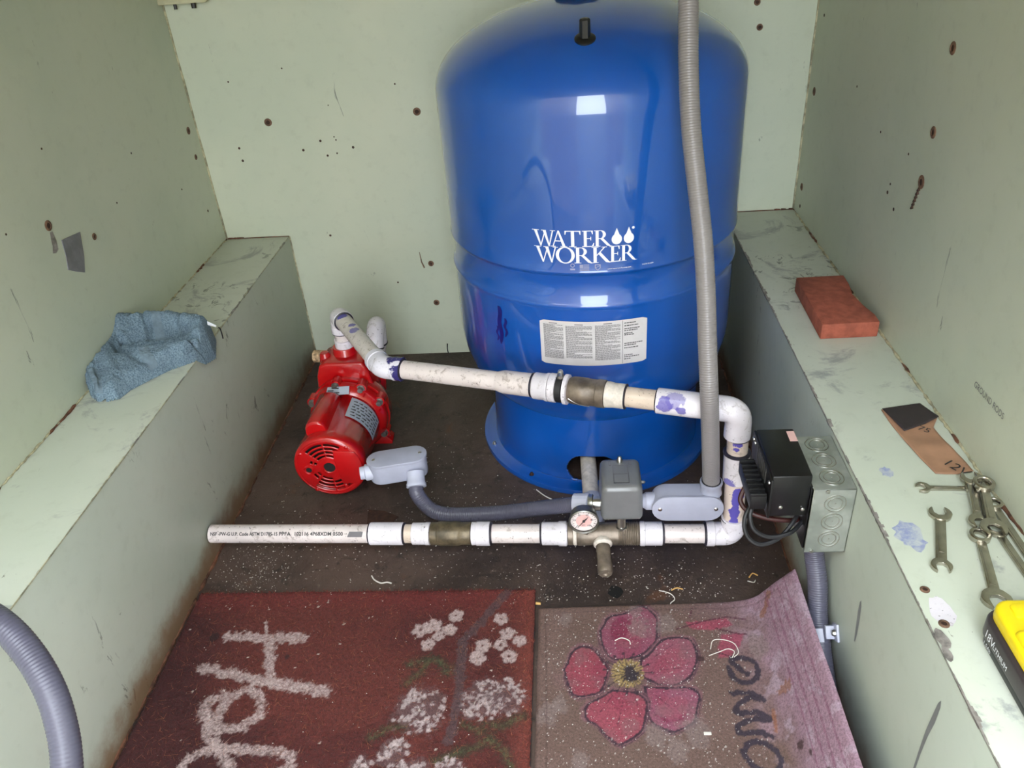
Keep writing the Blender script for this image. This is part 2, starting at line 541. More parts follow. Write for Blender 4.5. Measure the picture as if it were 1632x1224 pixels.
# small drilled holes
def holes(parent, pts, nrm):
    nrm = Vector(nrm)
    for q, r in pts:
        MB().lathe(Vector(q) - nrm * .002, nrm, [(0, r), (.0024, r), (.0026, r * .6)], 8).build('drill_hole', 'rust_dark', parent)
def bw(*l): return [((x, YB, z), r) for x, z, r in l]
holes(wall_back, bw((.118, .546, .0028), (.128, .513, .0026), (.188, .528, .003), (.150, .553, .0016), (.153, .546, .0018), (.15, .517, .002), (-.067, .54, .0028), (-.066, .512, .003), (.076, .528, .003), (.098, .327, .0028), (-.055, .68, .002), (.3, .655, .002), (.066, .70, .0018), (.24, .20, .0022), (.39, .19, .0015), (.15, .62, .0013)), (0, -1, 0))
holes(wall_left, [((XL, y, z), r) for y, z, r in ((1.69, .42, .003), (1.6, .5, .002), (1.45, .62, .002), (1.2, .70, .0018), (1.05, .62, .0018), (1.35, .56, .0018))], (1, 0, 0))
holes(wall_right, [((XR, y, z), r) for y, z, r in ((1.25, .545, .003), (1.215, .53, .003), (1.245, .56, .002), (1.32, .62, .002), (1.46, .66, .002), (1.2, .62, .002), (1.7, .74, .003), (1.7, .36, .004))], (-1, 0, 0))
# rust streak under the big bolt of the right wall
mb = MB()
for k in range(6):
    mb.tube([(XR - .0002, 1.139 + .002 * k, .588 - .006 * k), (XR - .0002, 1.146 + .002 * k, .583 - .006 * k)], [.003, .0015], 5)
mb.build('rust_streak', 'rust_dark', wall_right)
# rust trails on the back wall
mb = MB()
mb.tube([(.302, YB - .0002, .275), (.304, YB - .0002, .25), (.309, YB - .0002, .235)], [.0008, .0016, .002], 5)
mb.build('rust_streak', 'rust_ring', wall_back)

# white over-paint patch round the ledge bolt
pts = [(1.024 + .012 * math.cos(a) * random.uniform(.8, 1.15), .588 + .020 * math.sin(a) * random.uniform(.85, 1.1), HR + .0003) for a in [2 * PI * i / 18 for i in range(18)]]
MB().add(pts, [tuple(range(18))]).build('paint_patch', 'pvc_white', ledge_r)
t = NT('primer_smear')
t.base(t.mix(t.ramp(t.noise(90, 5, .7), .35, .65), s2l((186, 192, 194)), s2l((140, 148, 188)))); t.rough(.5)
for cx_, cy_, rx, ry in ((1.032, .700, .017, .026), (1.045, .815, .008, .012)):
    pts = [(cx_ + rx * math.cos(a) * random.uniform(.65, 1.15), cy_ + ry * math.sin(a) * random.uniform(.7, 1.1), HR + .0003) for a in [2 * PI * i / 22 for i in range(22)]]
    MB().add(pts, [tuple(range(22))]).build('primer_smear', 'primer_smear', ledge_r)

def flat_text(body, size, o, ex, ey, name, mat, parent, wid=None):
    vs_, fs_ = text_mesh(body, size)
    if wid:
        k = wid / (max(v.x for v in vs_) - min(v.x for v in vs_)); vs_ = [Vector((v.x * k, v.y, 0)) for v in vs_]
    ex = Vector(ex).normalized(); ey = Vector(ey).normalized(); n = ex.cross(ey)
    return MB().add([Vector(o) + ex * v.x + ey * v.y + n * .0004 for v in vs_], fs_).build(name, mat, parent)
flat_text('GROUND RODS', .0125, (XR, .874, .4235), (0, -1, .02), (0, 0, 1), 'stencil_lettering', 'print_grey', wall_right, wid=.076)

# cream shelf plate high in the corner with two pegs
th = thing('wall_panel', (-.10, YB, .836), 'cream painted plate fixed high in the corner, two black pegs below', 'panel')
MB().prism([(-.152, 0), (-.055, 0), (-.036, .010), (-.036, .12), (-.152, .12)], (0, YB, .836), (1, 0, 0), (0, 0, 1), .02, .002).build('plate', 'cream_panel', th)
for x in (-.121, -.083):
    MB().tube([(x, YB - .010, .842), (x, YB - .011, .826)], .0035 if x < -.1 else .005, 8).build('peg', 'peg_black', th)

# grey metal tape on the left wall
mb = MB()
pp = [(-.031, .027), (.022, .034), (.026, .010), (.034, -.012), (.018, -.022), (-.004, -.034), (-.018, -.010)]
mb.prism([(x, z) for x, z in pp], (XL, 1.185, .531), (0, -1, 0), (0, 0, 1), -.0012)
o = mb.build('tape_patch', 'tape_grey'); tag(o, 'torn grey metal tape patch stuck on the wall above the towel', 'tape')

# ------------------------------------------------------------------ blue pressure tank
TX, TY, TR = .697, 1.413, .2587
tank = thing('pressure_tank', (TX, TY, 0), 'large glossy blue steel water pressure tank with white lettering', 'tank')
prof = []
for i in range(25):
    a = PI / 2 * i / 24
    prof.append((.71 + .13 * math.sin(a), TR * math.cos(a)))
low = []
for i in range(15):           # lower bowl
    a = PI / 2 * i / 14
    low.append((.285 - .155 * math.cos(a), .10 + (TR - .0005 - .10) * math.sin(a) ** .62))
mid = [(.404, TR - .0005), (.409, TR), (.4125, TR + .0016), (.416, TR - .0006), (.420, TR - .0036), (.463, TR - .0036), (.468, TR - .0018), (.4705, TR + .0010), (.4735, TR + .0006), (.476, TR - .0003), (.5, TR)]
zz = low + mid + prof
MB().lathe((TX, TY, 0), (0, 0, 1), zz, 96).build('shell', 'tank_blue', tank, angle=60)
# skirt with its pipe opening
n = 576
def in_hole(a, z):
    u = (a - (-.065)) * .212
    x = max(0, abs(u) - .018)
    return x * x + (z - .043) ** 2 < .030 ** 2
zs = [.012, .018] + [.0205 + .0015 * i for i in range(37)] + [.085, .12, .15, .18]
mb = MB(); vs_ = []; fs_ = []
for z in zs:
    for i in range(n):
        a = 2 * PI * i / n
        r = .212 - .006 * min(1, z / .15)
        vs_.append((TX + r * math.sin(a), TY - r * math.cos(a), z))
for j in range(len(zs) - 1):
    for i in range(n):
        a = 2 * PI * (i + .5) / n
        if a > PI: a -= 2 * PI
        if in_hole(a, (zs[j] + zs[j + 1]) / 2): continue
        i2 = (i + 1) % n
        fs_.append((j * n + i, j * n + i2, (j + 1) * n + i2, (j + 1) * n + i))
skirt = mb.add(vs_, fs_).build('skirt', 'tank_blue', tank, angle=60)
sm = skirt.modifiers.new('thick', 'SOLIDIFY'); sm.thickness = .004; sm.offset = -1
MB().lathe((TX, TY, 0), (0, 0, 1), [(0, .236), (.006, .2375), (.011, .236), (.0125, .228), (.012, .214), (.016, .209), (.004, .205), (0, .205)], 96, cap=False).build('base_ring', 'tank_blue', tank, angle=60)
for a in (-1.22, -.62):
    q = (TX + .224 * math.sin(a), TY - .224 * math.cos(a), .011)
    MB().lathe(q, (0, 0, 1), [(0, .0045), (.003, .0045), (.0035, .0032), (.006, .003), (.007, .001)], 10).build('base_bolt', 'steel_bright' if a < -1 else 'rust_dark', tank)
# air valve on the dome
q = V(.687, 1.231, .801); nn = V(-.0, -.42, 1).normalized()
val = MB().lathe(q - nn * .004, nn, [(0, .0155), (.006, .0155), (.0075, .0135), (.008, .008)], 18).build('valve_cap', 'black_plastic', tank)
MB().lathe(q + nn * .003, V(0, -.12, 1), [(0, .0080), (.024, .0076), (.0255, .0060), (.0265, .0)], 6).build('valve_stem', 'black_plastic', val, angle=20)
# faceted plug at the crown
MB().lathe((TX - .012, TY - .005, .836), (0, 0, 1), [(0, .046), (.006, .044), (.016, .036), (.020, .0)], 7).build('crown_plug', 'tank_blue_dark', tank, angle=15)

def on_tank(u, z, off=.0007, r=TR):
    a = u / r
    return Vector((TX + (r + off) * math.sin(a), TY - (r + off) * math.cos(a), z))

# serif capitals as convex pieces in a unit-high box
def glyph(ch):
    P = []
    def q(*pts): P.append(list(pts))
    def serif(x0, x1, y, h=.035): q((x0, y), (x1, y), (x1, y + h), (x0, y + h))
    if ch == 'W':
        w = 1.30
        q((.10, 1), (.28, 1), (.52, 0), (.44, 0)); q((.44, 0), (.50, 0), (.76, .92), (.70, .92))
        q((.60, 1), (.78, 1), (.99, 0), (.91, 0)); q((.91, 0), (.97, 0), (1.20, 1), (1.13, 1))
        serif(.0, .40, .965); serif(.52, .80, .965); serif(1.02, 1.30, .965)
    elif ch == 'A':
        w = .98
        q((.12, .03), (.18, .03), (.52, 1), (.45, 1)); q((.43, 1), (.53, 1), (.90, .03), (.72, .03)); q((.27, .33), (.68, .33), (.66, .38), (.29, .38))
        serif(.0, .31, 0); serif(.60, 1.0, 0)
    elif ch == 'T':
        w = .92
        q((.37, .0), (.55, .0), (.55, .99), (.37, .99)); q((.02, .95), (.90, .95), (.90, 1), (.02, 1))
        q((.02, 1), (.02, .76), (.06, .76), (.11, .95)); q((.90, 1), (.81, .95), (.86, .76), (.90, .76)); serif(.25, .67, 0)
    elif ch == 'E':
        w = .72
        q((.10, 0), (.28, 0), (.28, 1), (.10, 1)); q((.0, .96), (.64, .96), (.64, 1), (.0, 1)); q((.0, 0), (.68, 0), (.68, .045), (.0, .045))
        q((.28, .49), (.52, .49), (.52, .535), (.28, .535)); q((.50, .40), (.54, .40), (.54, .62), (.50, .62))
        q((.54, .96), (.60, .78), (.64, .78), (.64, 1)); q((.58, .045), (.68, .0), (.72, .24), (.68, .24))
    elif ch == 'K':
        w = .98
        q((.10, 0), (.28, 0), (.28, 1), (.10, 1)); serif(.0, .38, 0); serif(.0, .38, .965)
        q((.28, .50), (.30, .44), (.76, .97), (.68, .97)); q((.36, .58), (.48, .70), (1.02, .03), (.80, .03)); serif(.56, .86, .965)
        q((.80, .03), (1.02, .03), (1.16, .0), (1.0, -.02))
    elif ch == 'R':
        w = .86
        q((.10, 0), (.28, 0), (.28, 1), (.10, 1)); serif(.0, .38, 0); serif(.0, .2, .965)
        N = 14
        for i in range(N):
            for_ = []
            a, b = PI / 2 - PI * i / N, PI / 2 - PI * (i + 1) / N
            cy0, ry, ri = .735, .265, .225
            q((.38 + .33 * math.cos(a), cy0 + ry * math.sin(a)), (.38 + .33 * math.cos(b), cy0 + ry * math.sin(b)), (.38 + .15 * math.cos(b), cy0 + ri * math.sin(b)), (.38 + .15 * math.cos(a), cy0 + ri * math.sin(a)))
        q((.2, .96), (.38, .96), (.38, 1), (.2, 1)); q((.28, .47), (.38, .47), (.38, .51), (.28, .51))
        q((.36, .49), (.56, .50), (.98, .03), (.78, .03)); q((.78, .03), (.98, .03), (1.12, .0), (.94, -.02))
    elif ch == 'O':
        w = 1.06
        N = 30
        for i in range(N):
            a, b = 2 * PI * i / N, 2 * PI * (i + 1) / N
            f = lambda t, rx, ry: (.52 + rx * math.cos(t), .5 + ry * math.sin(t))
            q(f(a, .52, .53), f(b, .52, .53), f(b, .34, .47), f(a, .34, .47))
    return P, w

def word(s_, xs, z0, h, name):
    """one mesh per letter, wrapped on the tank; xs = left edge of each letter and its width scale"""
    for ch, (x, k) in zip(s_, xs):
        P, w = glyph(ch)
        mb = MB()
        for poly in P:
            mb.add([on_tank(x + px_ * k, z0 + py_ * h) for px_, py_ in poly], [tuple(range(len(poly)))])
        mb.build(name, 'decal_white', tank)
H1 = .0262
word('WATER', ((-.101, .0288), (-.0715, .0262), (-.0495, .0278), (-.0222, .0255), (-.0042, .0255)), .5165, H1, 'logo_letter')
word('WORKER', ((-.0990, .0300), (-.0640, .0288), (-.0348, .0275), (-.0080, .0272), (.0195, .0240), (.0365, .0240)), .4895, H1, 'logo_letter')
for u in (.0305, .0492):
    pts = [(0, .0265)]
    for i in range(21):
        a = PI * .5 - .55 - (2 * PI - 1.1) * i / 20
        pts.append((.0080 * math.cos(a), .0085 + .0085 * math.sin(a)))
    mb = MB(); c0 = on_tank(u, .518 + .0085)
    ring = [on_tank(u + x, .518 + y) for x, y in pts]
    mb.add([c0] + ring, [(0, i + 1, (i + 1) % len(ring) + 1) for i in range(len(ring))])
    mb.build('logo_drop', 'decal_white', tank)
ring = [on_tank(.0560 + .0022 * math.cos(a), .5425 + .0022 * math.sin(a)) for a in [2 * PI * i / 10 for i in range(10)]]
MB().add(ring, [tuple(range(10))]).build('registered_mark', 'decal_white', tank)

def tank_text(body, u, z, size, wid, name, mat):
    vs_, fs_ = text_mesh(body, size)
    x0 = min(v.x for v in vs_); k = wid / (max(v.x for v in vs_) - x0)
    return MB().add([on_tank(u + (v.x - x0) * k, z + v.y, .0009) for v in vs_], fs_).build(name, mat, tank)
tank_text('www.waterworkerusa.com', .016, .4775, .0032, .037, 'web_address', 'decal_white')
tank_text('MADE IN USA', .071, .4785, .0030, .019, 'origin_text', 'decal_white')
# certification badges: round mark, flag, shield
mb = MB()
for i in range(12):
    a, b = 2 * PI * i / 12, 2 * PI * (i + 1) / 12
    mb.add([on_tank(-.038 + r * math.cos(t_), .4855 + r * math.sin(t_)) for r, t_ in ((.0036, a), (.0036, b), (.0022, b), (.0022, a))], [(0, 1, 2, 3)])
mb.add([on_tank(-.038 + x, .4775 + y) for x, y in ((-.004, 0), (.004, 0), (.004, .003), (-.004, .003))], [(0, 1, 2, 3)])
mb.build('seal_mark', 'decal_grey', tank)
mb = MB()
for k in range(5):
    mb.add([on_tank(-.027 + x, .4765 + k * .0023 + y) for x, y in ((.0 if k < 2 else .006, 0), (.015, 0), (.015, .0014), (.0 if k < 2 else .006, .0014))], [(0, 1, 2, 3)])
mb.add([on_tank(-.027 + x, .4811 + y) for x, y in ((0, 0), (.0055, 0), (.0055, .006), (0, .006))], [(0, 1, 2, 3)])
mb.build('flag_mark', 'decal_grey', tank)
mb = MB()
pp = [(-.0045, .009), (.0045, .009), (.0045, .003), (0, -.002), (-.0045, .003)]
for i in range(5):
    a, b = Vector(pp[i] + (0,)), Vector(pp[(i + 1) % 5] + (0,)); c0 = Vector((0, .004, 0))
    quad = [a, b, b + (c0 - b) * .3, a + (c0 - a) * .3]
    mb.add([on_tank(.001 + v.x, .478 + v.y) for v in quad], [(0, 1, 2, 3)])
mb.add([on_tank(.001 + x, .481 + y) for x, y in ((-.003, 0), (.003, .003), (.003, .004), (-.003, .001))], [(0, 1, 2, 3)])
mb.build('shield_mark', 'decal_grey', tank)

# instruction label
def patch(u0, u1, z0, z1, off, nu=16):
    vs_ = []; fs_ = []
    for i in range(nu + 1):
        u = u0 + (u1 - u0) * i / nu
        e = .003 if i in (0, nu) else 0
        vs_ += [on_tank(u, z0 + e, off), on_tank(u, z1 - e, off)]
    for i in range(nu): fs_.append((2 * i, 2 * i + 2, 2 * i + 3, 2 * i + 1))
    return vs_, fs_
RB = TR
lab = MB().add(*patch(-.097, .0815, .3035, .3865, .0008, 24)).build('instruction_label', 'label_paper', tank)
rnd = random.Random(3)
mb = MB()
for (u0, u1, zt, zb) in ((-.0905, -.0570, .3785, .3150), (-.0530, -.0095, .3775, .3180), (-.0050, .0365, .3785, .3130)):
    z = zt
    while z > zb:
        u = u0; end = u1 if rnd.random() < .75 else u0 + (u1 - u0) * rnd.uniform(.3, .9)
        while u < end:
            w_ = rnd.uniform(.0018, .006)
            mb.add([on_tank(a_, b_, .0012) for a_, b_ in ((u, z), (min(u + w_, end), z), (min(u + w_, end), z + .00085), (u, z + .00085))], [(0, 1, 2, 3)])
            u += w_ + .0006
        z -= .00165
    um = (u0 + u1) / 2
    mb.add([on_tank(a_, b_, .0012) for a_, b_ in ((um - .007, zt + .0028), (um + .007, zt + .0028), (um + .007, zt + .0042), (um - .007, zt + .0042))], [(0, 1, 2, 3)])
mb.build('label_text', 'print_grey', lab)
mb = MB()
mb.add([on_tank(a_, b_, .0012) for a_, b_ in ((.0400, .3045), (.0405, .3045), (.0405, .3855), (.0400, .3855))], [(0, 1, 2, 3)])
for z, w_ in ((.3795, .018), (.3745, .023), (.3690, .024), (.3655, .020), (.3605, .013), (.3575, .015), (.3415, .030), (.3380, .018), (.3330, .023), (.3195, .014), (.3160, .025), (.3120, .009)):
    u = .043
    while u < .043 + w_:
        k = rnd.uniform(.0015, .0045)
        mb.add([on_tank(a_, b_, .0012) for a_, b_ in ((u, z), (u + k, z), (u + k, z + .0016), (u, z + .0016))], [(0, 1, 2, 3)])
        u += k + .0007
mb.build('label_print', 'print_black', lab)

# ------------------------------------------------------------------ red jet pump
PX, PZ = .188, .083
pump = thing('water_pump', (PX, 1.30, 0), 'bright red electric water pump with vented round motor end', 'pump')
YF = 1.178                      # motor end face
MR = .0690
MB().lathe((PX, YF + .012, PZ), (0, 1, 0), [(0, MR - .001), (.014, MR), (.018, MR - .002), (.16, MR - .002), (.166, MR - .006), (.175, MR - .008)], 56).build('motor_shell', 'pump_red', pump)
# end bell: rim and a slotted plate over a black backing
MB().lathe((PX, YF, PZ), (0, 1, 0), [(.006, MR - .014), (.002, MR - .010), (0, MR - .006), (.0015, MR - .002), (.005, MR), (.013, MR), (.013, MR - .012)], 56, cap=False).build('end_rim', 'pump_red', pump)
MB().lathe((PX, YF + .010, PZ), (0, 1, 0), [(0, MR - .004), (.002, MR - .004)], 40).build('vent_backing', 'hole_black', pump)
radii = [.0112, .0165, .021, .025, .029, .033, .0375, .0415, .046, .050, .055, .0595, MR - .006]
slot_rows = {2: 1, 4: 1, 6: 1, 8: 1}
slot_rows = {3, 5, 7, 9}
NA = 120
def slot(row, deg):
    if row not in slot_rows: return False
    if 97 <= deg <= 137: return True                      # upper left
    if 52 <= deg <= 92: return row >= 3 and deg > 60
    if 232 <= deg <= 272: return True                     # bottom
    if 277 <= deg <= 318: return row in (5, 7, 9)
    if 152 <= deg <= 166: return row in (3, 5)
    if 205 <= deg <= 222: return row in (3, 5)
    return False
vs_ = []; fs_ = []
for r in radii:
    for i in range(NA):
        a = 2 * PI * i / NA
        vs_.append((PX + r * math.cos(a), YF + .0030 + (.0012 if r > .06 else 0), PZ + r * math.sin(a)))
for j in range(len(radii) - 1):
    for i in range(NA):
        deg = (i + .5) * 360 / NA
        if slot(j, deg): continue
        x, z = .5 * (radii[j] + radii[j + 1]) * math.cos(math.radians(deg)), .5 * (radii[j] + radii[j + 1]) * math.sin(math.radians(deg))
        i2 = (i + 1) % NA
        fs_.append((j * NA + i, j * NA + i2, (j + 1) * NA + i2, (j + 1) * NA + i))
o = MB().add(vs_, fs_).build('vent_plate', 'pump_red', pump)
sm = o.modifiers.new('thick', 'SOLIDIFY'); sm.thickness = .003; sm.offset = -1 
MB().lathe((PX, YF - .001, PZ), (0, 1, 0), [(.004, .0185), (.001, .0175), (0, .0125), (.006, .0112)], 32, cap=False).build('shaft_boss', 'pump_red', pump)
MB().lathe((PX, YF + .0015, PZ), (0, 1, 0), [(0, .0113), (.004, .0113)], 24).build('shaft_hole', 'hole_black', pump)
b_ = MB().lathe((PX - .0405, YF - .003, PZ - .004), (0, 1, 0), [(.008, .012), (.003, .0105), (0, .0085), (.001, .0058), (.006, .0055)], 20, cap=False).build('side_boss', 'pump_red', pump)
MB().lathe((PX - .0405, YF - .001, PZ - .004), (0, 1, 0), [(0, .006), (.003, .006)], 14).build('boss_hole', 'hole_black', b_)
# wiring cover plate on the right of the end
arc = [((MR - .0045) * math.cos(a), (MR - .0045) * math.sin(a)) for a in np.linspace(-.62, .60, 14)]
poly = [(.013, .040), (.0135, .0), (.020, -.038)] + arc
MB().prism([(x, z) for x, z in poly], (PX, YF + .004, PZ), (1, 0, 0), (0, 0, 1), .0062, .0009).build('wiring_cover', 'pump_red', pump)
for x, z in ((.040, .046), (.024, -.044), (-.050, .033), (-.034, -.052)):
    MB().lathe((PX + x, YF - .002, PZ + z), (0, 1, 0), [(0, .0025), (.0012, .0042), (.006, .0042)], 6).build('end_screw', 'pump_red', pump)
# capacitor housing
ca = math.radians(106)
cc = V(PX + .066 * math.cos(ca), 0, PZ + .066 * math.sin(ca))
out = V(math.cos(ca), 0, math.sin(ca)); side = V(-out.z, 0, out.x)
vs_ = []; fs_ = []
sec = []
for i in range(13):
    a = PI * i / 12
    sec.append((.0205 * math.cos(a), .004 + .0215 * math.sin(a) ** .8))
sec = [(.0215, -.016)] + sec + [(-.0215, -.016)]
for y, k in ((1.203, .86), (1.2055, .97), (1.21, 1.0), (1.305, 1.0), (1.318, .8), (1.330, .35)):
    for u, w_ in sec:
        q = cc + side * (u * (.75 + .25 * k)) + out * ((w_ + .016) * k - .016); q.y = y
        vs_.append(q)
m = len(sec)
for j in range(5):
    for i in range(m - 1):
        fs_.append((j * m + i, j * m + i + 1, (j + 1) * m + i + 1, (j + 1) * m + i))
fs_.append(tuple(range(m)))
MB().add(vs_, fs_).build('capacitor_housing', 'pump_red', pump)
# motor-side bracket, flange, volute
MB().lathe((PX, 1.325, PZ), (0, 1, 0), [(0, .058), (.004, .066), (.014, .078), (.020, .0805), (.030, .0805), (.031, .074), (.036, .074), (.037, .0830), (.046, .0830), (.060, .0825), (.075, .078), (.086, .066), (.094, .04), (.096, .0)], 56).build('volute', 'pump_red', pump)
for k in range(10):
    a = math.radians(20 + 36 * k)
    q = V(PX + .073 * math.cos(a), 1.34, PZ + .073 * math.sin(a))
    e = V(-math.sin(a), 0, math.cos(a)); o2 = V(math.cos(a), 0, math.sin(a))
    MB().prism([(-.010, 0), (.018, 0), (.018, .006), (-.004, .004)], q - e * .0015, (0, 1, 0), o2, .003).build('rib', 'pump_red', pump)
for a in (28, 150, 212, 330, 62, 100):
    a = math.radians(a)
    q = V(PX + .0795 * math.cos(a), 1.336, PZ + .0795 * math.sin(a))
    MB().lathe(q + V(0, .008, 0), (0, 1, 0), [(0, .011), (.022, .011)], 14).build('bolt_lug', 'pump_red', pump)
    MB().lathe(q - V(0, .002, 0), (0, 1, 0), [(0, .0050), (.001, .0058), (.008, .0058), (.008, .0085), (.010, .0085)], 8).build('flange_bolt', 'steel_dull', pump)
# casing head with ports
MB().prism([(-.064, .0), (.060, .0), (.050, .062), (.040, .080), (-.036, .080), (-.050, .074), (-.058, .050)], (PX, 1.452, PZ + .034), (1, 0, 0), (0, 0, 1), .080, .005, 3).build('casing_head', 'pump_red', pump)
MB().lathe((PX - .004, 1.420, PZ + .108), (0, 0, 1), [(0, .027), (.004, .0250), (.018, .0245), (.021, .0230), (.021, .018)], 28, cap=False).build('outlet_boss', 'pump_red', pump)
MB().lathe((PX - .044, 1.408, PZ + .100), (0, 0, 1), [(0, .014), (.006, .0125), (.018, .0105), (.021, .008), (.021, 0)], 16).build('plug_boss', 'pump_red', pump)
flat_text('3861', .010, (PX - .030, 1.3715, PZ + .086), (1, 0, 0), (0, 0, 1), 'cast_number', 'pump_red', pump)
sd = V(.10, .30, .95).normalized()
sq = V(.230, 1.443, .124)
MB().lathe(sq - sd * .03, sd, [(0, .026), (.03, .025), (.050, .0245), (.053, .022), (.053, .017)], 24, cap=False).build('suction_boss', 'pump_red', pump)
MB().lathe((PX - .050, 1.468, .160), (-1, .06, 0), [(0, .0125), (.040, .0135), (.0415, .012), (.0415, 0)], 16).build('side_plug', 'cord_tan', pump)
# foot
MB().prism([(-.073, 0), (.077, 0), (.077, .008), (.070, .016), (.056, .040), (-.056, .040), (-.070, .016), (-.073, .008)], (PX, 1.392, .0), (1, 0, 0), (0, 0, 1), .030, .002).build('foot', 'pump_red', pump)
for x in (-.06, .066):
    MB().lathe((PX + x, 1.372, .012), (0, 0, 1), [(0, .006), (.003, .006), (.003, .004), (.006, .0035)], 8).build('foot_bolt', 'steel_dull', pump)
# lateral support behind the motor
MB().prism([(-.03, 0), (.03, 0), (.04, .03), (-.04, .03)], (PX, 1.30, 0), (1, 0, 0), (0, 0, 1), .02, .002).build('motor_rest', 'pump_red', pump)
# rating labels
def on_motor(a, y, off=.0006): return V(PX + (MR - .002 + off) * math.cos(a), y, PZ + (MR - .002 + off) * math.sin(a))
def mpatch(a0, a1, y0, y1, off, n=14):
    vs_ = []; fs_ = []
    for i in range(n + 1):
        a = a0 + (a1 - a0) * i / n
        vs_ += [on_motor(a, y0, off), on_motor(a, y1, off)]
    for i in range(n): fs_.append((2 * i, 2 * i + 1, 2 * i + 3, 2 * i + 2))
    return vs_, fs_
lab2 = MB().add(*mpatch(math.radians(2), math.radians(70), 1.258, 1.322, .0008)).build('rating_label', 'label_silver', pump)
mb = MB()
for k in range(6):
    y = 1.265 + .0090 * k
    a = math.radians(8)
    while a < math.radians(64):
        w_ = math.radians(rnd.uniform(3, 11))
        mb.add([on_motor(p_, q_, .0013) for p_, q_ in ((a, y), (min(a + w_, math.radians(65)), y), (min(a + w_, math.radians(65)), y + .0018), (a, y + .0042))], [(0, 1, 2, 3)])
        a += w_ + math.radians(2.5)
mb.build('label_text', 'print_black', lab2)
sl = MB().add([V(PX - .030, 1.322, PZ + .0700), V(PX + .018, 1.322, PZ + .0720), V(PX + .017, 1.338, PZ + .0810), V(PX - .028, 1.338, PZ + .0795)], [(0, 1, 2, 3)]).build('small_label', 'label_silver', pump)
mb = MB()
for k, (a_, b_2) in enumerate(((.08, .2), (.35, .2), (.08, .45), (.3, .7))):
    o_ = V(PX - .030, 1.3215, PZ + .0706)
    mb.add([o_ + V(.046 * a_ + dx, .016 * b_2 + dy, .0105 * b_2 + .0015 * a_ + dy * .6) for dx, dy in ((0, 0), (.012, 0), (.012, .0022), (0, .0022))], [(0, 1, 2, 3)])
mb.build('label_text', 'print_black', sl)

# ------------------------------------------------------------------ piping
PR = .0163
class Run:
    """a straight pipe axis; sections are given by distance along it"""
    def __init__(s, a, b, par):
        s.a = Vector(a); s.b = Vector(b); s.d = (s.b - s.a).normalized(); s.L = (s.b - s.a).length; s.par = par
    def at(s, t): return s.a + s.d * t
    def x(s, X): return (X - s.a.x) / s.d.x
    def sec(s, t0, t1, r, name, mat, n=28, bev=.0012, hollow=False):
        p = [(0, r - bev), (bev, r), (t1 - t0 - bev, r), (t1 - t0, r - bev)]
        if hollow: p = [(.012, r * .80), (.0, r * .80), (0, r - .0006), (.0006, r)] + p[2:]
        return MB().lathe(s.at(t0), s.d, p, n, cap=not hollow).build(name, mat, s.par)
    def prof(s, t0, pr_, name, mat, n=28, angle=35):
        return MB().lathe(s.at(t0), s.d, pr_, n).build(name, mat, s.par, angle=angle)
    def ring(s, t, r, w=.0022, mat='cement_dark', name='cement_ring'):
        return MB().lathe(s.at(t - w / 2), s.d, [(0, r - .002), (w * .3, r), (w * .7, r), (w, r - .002)], 26).build(name, mat, s.par)

def elbow(p_in, corner, p_out, r, name, mat, par, bend=.016, sock=.0012, lip=True):
    """pipe elbow: sockets at both ends, a bent middle"""
    a, c, b = Vector(p_in), Vector(corner), Vector(p_out)
    d1 = (c - a).normalized(); d2 = (b - c).normalized()
    ang = d1.angle(d2); k = bend * math.tan(ang / 2)
    p1 = c - d1 * k; p2 = c + d2 * k
    pts = [a, a + d1 * .001]; L1 = (p1 - a).length; L2 = (b - p2).length
    pts += [a + d1 * L1 * .55, a + d1 * L1 * .62, p1]
    N = 12
    for i in range(1, N):
        t = i / N
        pts.append((1 - t) ** 2 * p1 + 2 * t * (1 - t) * (c + (c - (p1 + p2) / 2) * .12) + t * t * p2)
    pts += [p2, b - d2 * L2 * .62, b - d2 * L2 * .55, b - d2 * .001, b]
    m = len(pts)
    rad = []
    for i in range(m):
        e = i < 3 or i > m - 4
        rad.append(r + (sock if e else 0))
    rad[0] -= .0012; rad[-1] -= .0012
    return MB().tube(pts, rad, 28).build(name, mat, par, angle=30)

# --- discharge line: pump top -> 45 degree bend -> check valve -> riser -> tee
E2 = V(.186, 1.420, .281); E3 = V(.322, 1.186, .296); E4 = V(.902, 1.010, .303); E5 = V(.910, 1.008, .056)
dis = thing('discharge_pipe', (.188, 1.42, .205), 'white plastic pump outlet pipe crossing before the blue tank, with grey check valve and riser', 'pipe')
O = ORG[dis.name]
pvc('pvc_elbow_primer', (226, 222, 234), .3, [(E3 + V(.036, -.022, -.002), .021, 1), (E3 + V(.022, -.008, .018), .012, 1), (E3 + V(.036, -.008, .016), .012, 1)], O, (54, 50, 110))
pvc('pvc_slant_primer', (222, 212, 208), .6, [(E2 + (E3 - E2) * .16 + V(0, 0, .012), .012, 1), (E2 + (E3 - E2) * .44 + V(0, -.004, .016), .011, .8), (E2 + (E3 - E2) * .36 + V(0, 0, .016), .007, .9)], O)
pvc('pvc_riser_primer', (222, 204, 192), .4, [(E5 + V(-.004, -.016, .035 + .0085 * k), .0075 + .002 * (k % 3 == 0), 1) for k in range(9)] + [(E5 + V(.008, -.014, .09), .006, 1), (E5 + V(-.002, -.015, .02), .012, 1), (E4 + V(.0, -.016, -.052), .008, 1), (E4 + V(-.002, -.016, -.062), .005, 1)], O)
pvc('pvc_sock_primer', (226, 220, 228), .4, [(E4 + V(-.094, .014, .015), .016, .62), (E4 + V(-.110, .018, .004), .013, .85), (E4 + V(-.086, .006, -.002), .008, .85)], O)
pvc('pvc_coup_primer', (226, 220, 226), .35, [(E5 + V(-.014, -.014, .118), .012, .85)], O)
up_ = V(0, 0, 1)
